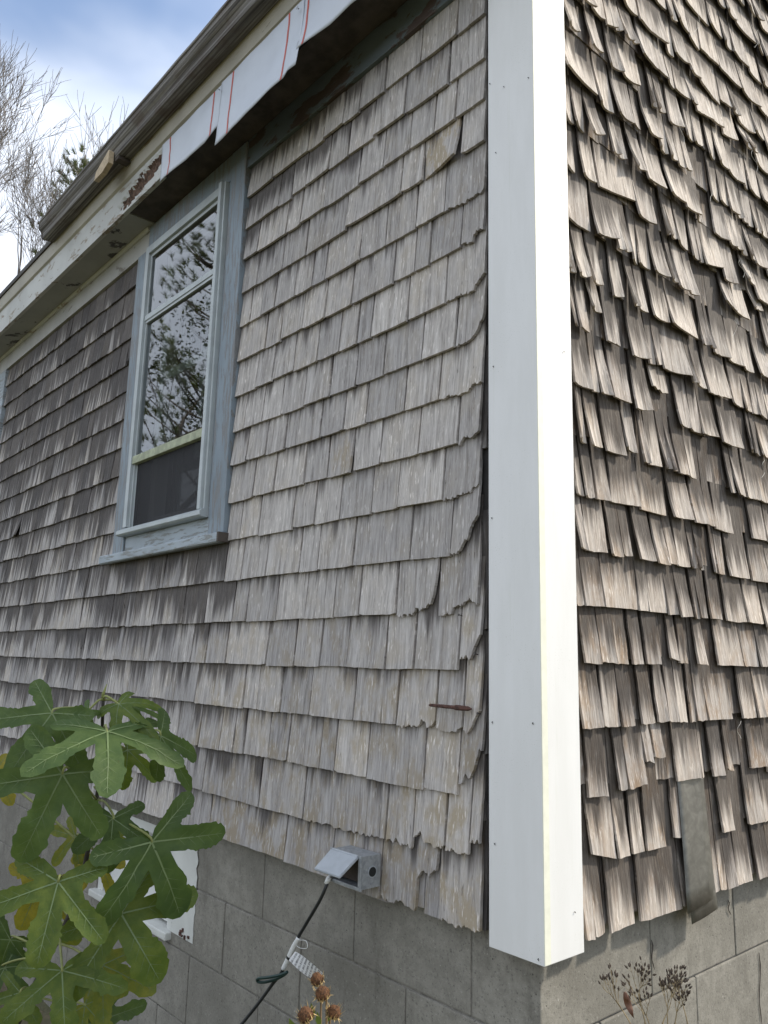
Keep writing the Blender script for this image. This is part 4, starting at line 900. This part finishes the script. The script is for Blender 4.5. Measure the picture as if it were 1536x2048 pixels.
def fig_leaf(parent, J, T, N, mat, rnd, droop=0.25, slim=1.0, petiole_to=None, wide=1.0):
    X = (T-J); L = X.length; X.normalize(); N = (N-X*N.dot(X)).normalized(); Y = N.cross(X)
    pts, lobes, hw = fig_outline(rnd, slim); n = len(pts); sd_ = rnd.uniform(0, 99)
    inner = []
    k = -0.7
    while k < 1.1:
        m_ = -1.0
        while m_ < 1.0:
            q = (k+rnd.uniform(-0.012, 0.012), m_+rnd.uniform(-0.012, 0.012))
            if inside(q, pts) and min((q[0]-p[0])**2+(q[1]-p[1])**2 for p in pts) > 0.0012: inner.append(q)
            m_ += 0.075
        k += 0.075
    res = geometry.delaunay_2d_cdt([Vector(p) for p in pts+inner], [], [list(range(n))], 1, 1e-5)
    V2, F = res[0], res[2]
    def zf(x, y):
        r = math.hypot(x, y); th_ = math.degrees(math.atan2(y, x)); z = -droop*r*r
        near = min(abs(th_-a) for a, _, _ in lobes)
        z += 0.055*min(1, near/28)*min(1, r*2.2)-0.02
        z += 0.07*r*nz(x*2.2+sd_, y*2.2)+0.02*nz(x*7+sd_, y*7); return z
    def W(x, y, off=0.0): return J+(X*x+Y*(y*wide)+N*(zf(x, y)+off))*L
    me = mesh('leaf', [W(v[0], v[1]) for v in V2], [tuple(f) for f in F], mat, True)
    uvl = me.uv_layers.new(name='UVMap'); so_ = rnd.uniform(0, 30)
    for lp in me.loops: v = V2[lp.vertex_index]; uvl.data[lp.index].uv = (v[0]+so_, v[1]+so_)
    leaf = link('leaf', me, parent)
    vb = MB()
    def strip(p0, p1, w0, w1, k=8):
        d = Vector((p1[0]-p0[0], p1[1]-p0[1])); nn = Vector((-d.y, d.x)).normalized(); n0 = len(vb.v)
        for i in range(k+1):
            t = i/k; c = Vector(p0)+d*t; w = w0+(w1-w0)*t
            for s_ in (-1, 1): q = c+nn*w*s_; vb.v.append(W(q.x, q.y, 0.010))
        for i in range(k): vb.f.append((n0+2*i, n0+2*i+1, n0+2*i+3, n0+2*i+2))
    for a, l, w in lobes:
        ca, sa = math.cos(R(a)), math.sin(R(a)); strip((0, 0), (ca*l*0.94, sa*l*0.94), 0.0105, 0.0025, 10)
        for k in range(5):
            t = 0.34+0.13*k
            for sg in (-1, 1):
                h = hw(t+0.1, w)*0.72; aa = a+sg*42; p0 = (ca*l*t, sa*l*t); strip(p0, (p0[0]+math.cos(R(aa))*h*1.25, p0[1]+math.sin(R(aa))*h*1.25), 0.0024, 0.0008, 3)
    link('vein', mesh('vein', vb.v, vb.f, M['vein'], True), leaf)
    if petiole_to is not None:
        mid = (J+petiole_to)/2+N*0.01-X*0.01
        MB().tube(smooth_path([W(0.01, 0, -0.004), W(-0.08, 0, -0.02), mid, petiole_to], 4), [0.0022]*13, 6).build('petiole', M['petiole'], parent, True)
    return leaf
FD = 1.50
stem_px = [(206,1400,1.49),(204,1470,1.50),(200,1540,1.50),(190,1620,1.51),(176,1700,1.52),(158,1780,1.53),(130,1850,1.54),(105,1900,1.55),(60,1990,1.58),(20,2090,1.60),(-10,2230,1.62),(-25,2420,1.66)]
stem_pts = [depth_at(*p) for p in stem_px]; stem_pts.append(Vector((stem_pts[-1].x-0.02, stem_pts[-1].y, GZ-0.02)))
fig = tag(empty('fig_tree', (stem_pts[-1].x, stem_pts[-1].y, GZ)), 'young fig tree with large lobed green and yellowing leaves in front of the foundation', 'fig tree')
sp_ = smooth_path(stem_pts, 4); MB().tube(sp_, [0.0030+0.0045*(i/len(sp_)) for i in range(len(sp_))], 8).build('stem', M['stem'], fig, True)
def stem_near(py):
    return min(sp_, key=lambda p: abs(project(p)[1]-py))
LV = [ # junction px, tip px, depth at junction, extra depth of the tip, material, droop, width factor, stem height, turn of the blade
((104,1426),(18,1548),1.42,-0.06,'leaf_green',0.12,1.0,1440,0.0),((215,1462),(238,1565),1.40,-0.10,'leaf_green',0.26,1.3,1470,0.0),((125,1548),(22,1722),1.36,-0.05,'leaf_green',0.12,0.95,1590,0.0),
((226,1637),(222,1742),1.44,-0.05,'leaf_dark',0.35,1.1,1600,0.1),((304,1684),(362,1838),1.42,0.0,'leaf_dark',0.16,1.25,1620,0.0),((242,1827),(325,1965),1.42,-0.03,'leaf_mid',0.15,1.2,1835,0.0),
((116,1763),(60,1945),1.34,-0.08,'leaf_mid',0.12,1.0,1820,0.0),((124,1941),(128,2075),1.36,-0.06,'leaf_mid',0.25,1.3,1870,0.0),
((321,1471),(398,1598),1.46,0.02,'leaf_dark',0.25,0.42,1485,0.9),((238,1408),(292,1450),1.47,-0.05,'leaf_mid',0.5,0.8,1402,0.6),((262,1412),(334,1432),1.52,0.02,'leaf_green',0.3,0.35,1402,0.8),
((175,1422),(138,1462),1.46,-0.02,'leaf_green',0.5,0.7,1405,0.5),((255,1500),(330,1562),1.56,0.03,'leaf_mid',0.25,0.7,1490,0.3),
((-12,1545),(30,1600),1.58,-0.02,'leaf_yellow',0.2,1.0,1690,0.2),((78,1770),(46,1872),1.60,-0.02,'leaf_yellow',0.2,1.1,1830,0.2),((195,1715),(226,1790),1.60,-0.02,'leaf_yellow',0.3,0.9,1700,0.1),
((205,1930),(302,1976),1.48,-0.02,'leaf_olive',0.2,1.0,1880,0.1),((232,1672),(275,1692),1.58,0.0,'leaf_olive',0.4,0.9,1640,0.3),((150,1672),(98,1722),1.60,-0.02,'leaf_olive',0.2,1.1,1690,0.2),
((20,1880),(-20,1960),1.62,0.0,'leaf_dark',0.2,1.1,1900,0.0),((10,1935),(60,2010),1.60,-0.02,'leaf_dark',0.2,1.1,1930,0.0),
((40,1985),(0,2075),1.46,-0.04,'leaf_mid',0.2,1.1,1990,0.0),((170,2010),(235,2062),1.52,-0.02,'leaf_olive',0.25,1.1,1980,0.1),((200,2040),(255,2120),1.56,0.0,'leaf_dark',0.2,1.1,2000,0.0),
((80,1860),(140,1790),1.63,0.0,'leaf_olive',0.2,1.0,1880,0.2)]
rl = random.Random(41)
for (j, t, d, dd, mt, dr, wd, sy, turn) in LV:
    Jp, Tp = depth_at(*j, d), depth_at(*t, d+dd)
    Nn = (-ray(*j)).normalized()+Vector((0, 0, 0.35))+CR*rl.uniform(-0.3, 0.3)*(1 if turn < 0.5 else 0)
    fig_leaf(fig, Jp, Tp, Nn, M[mt], rl, dr, 1.0, stem_near(sy), wd)
tip = stem_pts[0]; MB().tube([tip, tip+Vector((0.004, -0.002, 0.012)), tip+Vector((0.012, 0, 0.030))], [0.0035, 0.003, 0.0006], 7).build('bud', M['petiole'], fig, True)
for k in range(6):
    p = stem_near(1500+k*70); dv = (-ray(150, 1600)).normalized()*0.0
    MB().tube([p, p+CR*rl.choice((-1, 1))*0.007+Vector((0, 0, 0.004)), p+CR*rl.choice((-1, 1))*0.009+Vector((0, 0, 0.007))], [0.004, 0.0035, 0.001], 6).build('node', M['petiole'], fig, True)

# ------------------------------------------------------------------ dried flowers and weed at the foot of the wall
def seed_head(plant, c, up, r, rnd):
    up = up.normalized(); a_ = up.orthogonal().normalized(); b_ = up.cross(a_); mb = MB(); nl, ns = 7, 12
    for i in range(nl+1):
        t = i/nl; rr_ = r*math.sin(math.pi*(0.12+0.80*t))**0.7; z = (t-0.45)*1.7*r
        for k in range(ns):
            an = 2*math.pi*k/ns; w = 1+0.12*rnd.uniform(-1, 1); mb.v.append(c+up*z+(a_*math.cos(an)+b_*math.sin(an))*rr_*w)
    for i in range(nl):
        for k in range(ns): p = i*ns+k; q = i*ns+(k+1) % ns; mb.f.append((p, q, q+ns, p+ns))
    mb.f += [tuple(range(ns)), tuple(nl*ns+k for k in range(ns))]
    hd = mb.build('seed_head', M['seed'], plant)
    br = MB()
    for k in range(46):
        an = 2*math.pi*k/46+rnd.uniform(-0.1, 0.1); o = a_*math.cos(an)+b_*math.sin(an); s_ = o.cross(up)
        p0 = c-up*r*0.75+o*r*0.55; p1 = c-up*r*rnd.uniform(0.2, 0.5)+o*r*1.05; p2 = c+up*r*rnd.uniform(-0.6, 1.0)+o*r*rnd.uniform(1.0, 1.6)+Vector((rnd.uniform(-1, 1), rnd.uniform(-1, 1), rnd.uniform(-1, 1)))*r*0.3; n0 = len(br.v); w = r*rnd.uniform(0.05, 0.12)
        br.v += [p0-s_*w, p0+s_*w, p1-s_*w, p1+s_*w, p2]; br.f += [(n0, n0+1, n0+3, n0+2), (n0+2, n0+3, n0+4)]
    link('bracts', mesh('bracts', br.v, br.f, M['chaff']), hd)
heads = [((634,1958),1.26,0.0100),((645,1987),1.24,0.0110),((611,2030),1.20,0.0115),((668,2024),1.24,0.0105)]
base = Vector((depth_at(640, 2048, 1.27).x, depth_at(640, 2048, 1.27).y, GZ))
fl = tag(empty('dried_flower', tuple(base)), 'dried daisy stalks with brown seed heads standing under the outlet box', 'dried flower'); rnd = random.Random(9)
for i, (p, d, r_) in enumerate(heads):
    c = depth_at(*p, d); b0 = base+Vector((rnd.uniform(-0.03, 0.03), rnd.uniform(-0.03, 0.03), 0))
    m1 = depth_at(p[0]+(8 if i != 3 else -10), p[1]+60, d+0.01); m1 = m1 if m1.z > GZ+0.1 else (c+b0)/2
    MB().tube(smooth_path([b0, (b0+m1)/2+Vector((0.01, 0, 0)), m1, c-(c-m1).normalized()*r_*0.8]), 0.0017, 6).build('stem', M['dry_stem'], fl, True)
    seed_head(fl, c, (c-m1).normalized()+Vector((0, 0, 0.2))+CR*rnd.uniform(-0.3, 0.3)-CF*0.25, r_, rnd)
for (px, py, tx, ty) in ((628,2040,622,2005),(655,2045,668,2012),(590,2060,578,2036),(640,2060,634,2022)):
    a_, b_ = depth_at(px, py, 1.25), depth_at(tx, ty, 1.24); s_ = CR*0.005; lb = MB(); m_ = (a_+b_)/2
    lb.v = [a_, m_-s_, m_+s_, b_, m_-CF*0.003]; lb.f = [(0, 1, 4), (0, 4, 2), (1, 3, 4), (4, 3, 2)]; lb.build('leaf', M['green_stem'], fl, True)
wd = tag(empty('dried_weed', tuple(Vector((depth_at(1340, 2048, 1.32).x, depth_at(1340, 2048, 1.32).y, GZ)))), 'dry branching weed with tiny dark buds against the sunlit block foundation', 'dried weed')
rw = random.Random(14); wb = MB(); buds = MB()
def weed_branch(p, d, L, r, lev):
    pts = [p]; q = p
    for k in range(4):
        d = (d+Vector((rw.uniform(-1, 1), rw.uniform(-1, 1), rw.uniform(-0.5, 0.9)))*0.16).normalized(); q = q+d*L/4; pts.append(q)
    wb.tube(pts, [r*(1-0.12*k) for k in range(5)], 4)
    if lev == 0:
        buds.tube([q, q+d*0.003, q+d*0.007], [0.0006, 0.0019, 0.0005], 5); return
    for k in range(rw.choice((2, 3, 3, 4))):
        nd = (d+Vector((rw.uniform(-1, 1), rw.uniform(-1, 1), rw.uniform(-0.3, 0.8)))*0.75).normalized(); weed_branch(pts[rw.choice((2, 3, 4, 4))], nd, L*rw.uniform(0.5, 0.75), r*0.7, lev-1)
wbase = wd.location.copy()
for (px, py, d) in ((1350,2046,1.32),(1290,2044,1.30),(1325,2046,1.34),(1262,2050,1.31),(1375,2047,1.33),(1300,2052,1.35),(1335,2050,1.29)):
    c = depth_at(px, py, d); wb.tube(smooth_path([wbase+Vector((rw.uniform(-.02, .02), rw.uniform(-.02, .02), 0)), (wbase+c)/2+Vector((0.01, 0, 0)), c]), 0.0016, 5)
    for k in range(1): weed_branch(c, (Vector((0, 0, 1))+CR*rw.uniform(-0.75, 0.75)-CF*rw.uniform(-0.2, 0.2)).normalized(), rw.uniform(0.028, 0.044), 0.0010, 3)
wb.build('stalk', M['weed'], wd); tag(buds.build('buds', M['weed_seed'], wd), kind='stuff')
dl = MB(); a_, b_ = depth_at(1251, 1985, 1.29), depth_at(1268, 2036, 1.28)
for i in range(9):
    t = i/8; c = a_+(b_-a_)*t; w = 0.0075*math.sin(math.pi*(0.06+0.9*t))**0.8
    dl.v += [c-CR*w+CF*0.003, c-CF*0.004*math.sin(t*9), c+CR*w*0.6+CF*0.006]
dl.f = [q for i in range(8) for q in ((3*i, 3*i+1, 3*i+4, 3*i+3), (3*i+1, 3*i+2, 3*i+5, 3*i+4))]; dl.build('dead_leaf', M['dead_leaf'], wd, True)

# ------------------------------------------------------------------ trees
def tree_skeleton(mb, tw, p, d, L, r, lev, rnd, spread, tips, up=0.25, seg=6):
    n = 5; pts = [p]; rads = [r]; q = p
    for k in range(n):
        d = (d+Vector((rnd.uniform(-1, 1), rnd.uniform(-1, 1), rnd.uniform(-1, 1)))*0.13+Vector((0, 0, up*0.12))).normalized(); q = q+d*L/n; pts.append(q); rads.append(r*(1-0.42*(k+1)/n))
    (mb if lev >= 3 else tw).tube(pts, rads, seg if lev >= 3 else 3, cap=False)
    if lev == 0: tips.append((q, d)); return
    nb = rnd.choice((3, 4, 4)) if lev > 1 else rnd.choice((3, 4, 4))
    for k in range(nb):
        i = n if k == 0 else rnd.choice((2, 3, 4, 5)); dv = Vector((rnd.uniform(-1, 1), rnd.uniform(-1, 1), rnd.uniform(-0.6, 1))).normalized()
        nd = (d+dv*(spread*(0.5 if k == 0 else 1.0))).normalized(); tree_skeleton(mb, tw, pts[i], nd, L*rnd.uniform(0.58, 0.80), max(0.0045, rads[i]*rnd.uniform(0.55, 0.75)), lev-1, rnd, spread, tips, up, seg)
def bare_tree(name, label, base, H, r, seed, levels=5, lean=(0, 0, 1), bark='bark', spread=0.75, group=None):
    rnd = random.Random(seed); t = tag(empty(name, tuple(base)), label, 'tree', group); mb, tw, tips = MB(), MB(), []
    tree_skeleton(mb, tw, Vector(base)-Vector((0, 0, 0.2)), Vector(lean).normalized(), H*0.36, r, levels, rnd, spread, tips)
    mb.build('trunk', M[bark], t, True); tag(link('twigs', mesh('twigs', tw.v, tw.f, M[bark], True), t), kind='stuff'); return t, tips
def leaf_quads(name, tips, n, size, spread, mat, parent, rnd):
    v, f = [], []
    for k in range(n):
        p, d = rnd.choice(tips); c = p+Vector((rnd.gauss(0, spread), rnd.gauss(0, spread), rnd.gauss(0, spread*0.8))); s_ = size*rnd.uniform(0.6, 1.3)
        a_ = Vector((rnd.uniform(-1, 1), rnd.uniform(-1, 1), rnd.uniform(-1, 1))).normalized(); b_ = a_.orthogonal().normalized(); n0 = len(v)
        v += [c-a_*s_, c+b_*s_*0.5, c+a_*s_, c-b_*s_*0.5]; f.append((n0, n0+1, n0+2, n0+3))
    return tag(link(name, mesh(name, v, f, mat), parent), kind='stuff')
def ground_below(px, py, dist):
    d = ray(px, py); h = math.hypot(d.x, d.y); p = CP+d*(dist/h); return Vector((p.x, p.y, GZ))
g1 = ground_below(-60, 500, 17.0)
t1, tips1 = bare_tree('bare_tree', 'tall bare leafless tree reaching highest at the upper left against blue sky', g1, 13.5, 0.21, 4, 7, (0.02, 0.06, 1), 'bark', 0.62, 'bare trees behind the house')
g2 = ground_below(5, 560, 13.5)
t2, tips2 = bare_tree('bare_tree', 'lower tangled bare tree with a few orange leaves just above the eave', g2, 7.2, 0.12, 12, 6, (0, 0.02, 1), 'bark_dark', 0.85, 'bare trees behind the house')
leaf_quads('leaves', [x for x in tips2], 90, 0.06, 0.12, M['orange_leaf'], t2, random.Random(2))
def pine(label, base, H, seed, crown0=0.35, tufts=9, group=None, rad=2.2, nl=2.6):
    rnd = random.Random(seed); t = tag(empty('pine_tree', tuple(base)), label, 'tree', group); mb = MB(); v, f = [], []
    B = Vector(base); tr = [B+Vector((0.15*nz(k*0.7, seed), 0.15*nz(k*0.7, seed+5), H*k/10-0.2*(k == 0))) for k in range(11)]
    mb.tube(tr, [0.17*(1-0.092*k) for k in range(11)], 8)
    z = crown0
    while z < 0.99:
        for k in range(4):
            an = rnd.uniform(0, 6.28); L = rad*(1.02-z)**0.6*rnd.uniform(0.6, 1.1)+0.25; i = min(9, int(z*10)); o = tr[i]+(tr[i+1]-tr[i])*(z*10-i)
            pts = [o]; d = Vector((math.cos(an), math.sin(an), 0.25))
            for m_ in range(4): d = (d+Vector((rnd.uniform(-.2, .2), rnd.uniform(-.2, .2), 0.18))).normalized(); pts.append(pts[-1]+d*L/4)
            mb.tube(pts, [0.035*(1.05-z)+0.008, 0.025*(1.05-z)+0.007, 0.016, 0.010, 0.006], 4, False)
            for m_ in range(tufts):
                c = pts[rnd.choice((2, 3, 4, 4))]+Vector((rnd.gauss(0, .16), rnd.gauss(0, .16), rnd.gauss(0.04, .10))); ax = (d+Vector((rnd.uniform(-.7, .7), rnd.uniform(-.7, .7), rnd.uniform(0, .8)))).normalized()
                for q in range(40):
                    nd = (ax+Vector((rnd.uniform(-1, 1), rnd.uniform(-1, 1), rnd.uniform(-1, 1)))*0.75).normalized(); e = nd.orthogonal().normalized()*0.0045; n0 = len(v); l_ = rnd.uniform(0.09, 0.16)
                    p0 = c+ax*rnd.uniform(-0.05, 0.05); v += [p0-e, p0+e, p0+nd*l_]; f.append((n0, n0+1, n0+2))
        z += 1.0/(H*nl)
    mb.build('trunk', M['bark_dark'], t, True); tag(link('crown', mesh('crown', v, f, M['needles']), t), kind='stuff'); return t
pine('green pine top with needle tufts peeking over the gutter end', ground_below(185, 372, 15.0), 10.7, 6, 0.55, 12, 'pine trees round the house', 1.5)
# trees across the garden, mirrored in the storm window
pine('tall dense pine in the side garden mirrored in the window glass', (-10.4, -5.0, GZ), 12.5, 23, 0.2, 14, 'pine trees round the house', 2.0, 2.2)
t3, tips3 = bare_tree('oak_tree', 'leafy oak in the side garden mirrored in the window glass', Vector((-13.4, -5.0, GZ)), 11.5, 0.20, 31, 5, (0.05, 0.02, 1), 'bark_dark', 0.85)
leaf_quads('crown', tips3[::2], 19000, 0.045, 0.24, M['oak_leaf'], t3, random.Random(5))
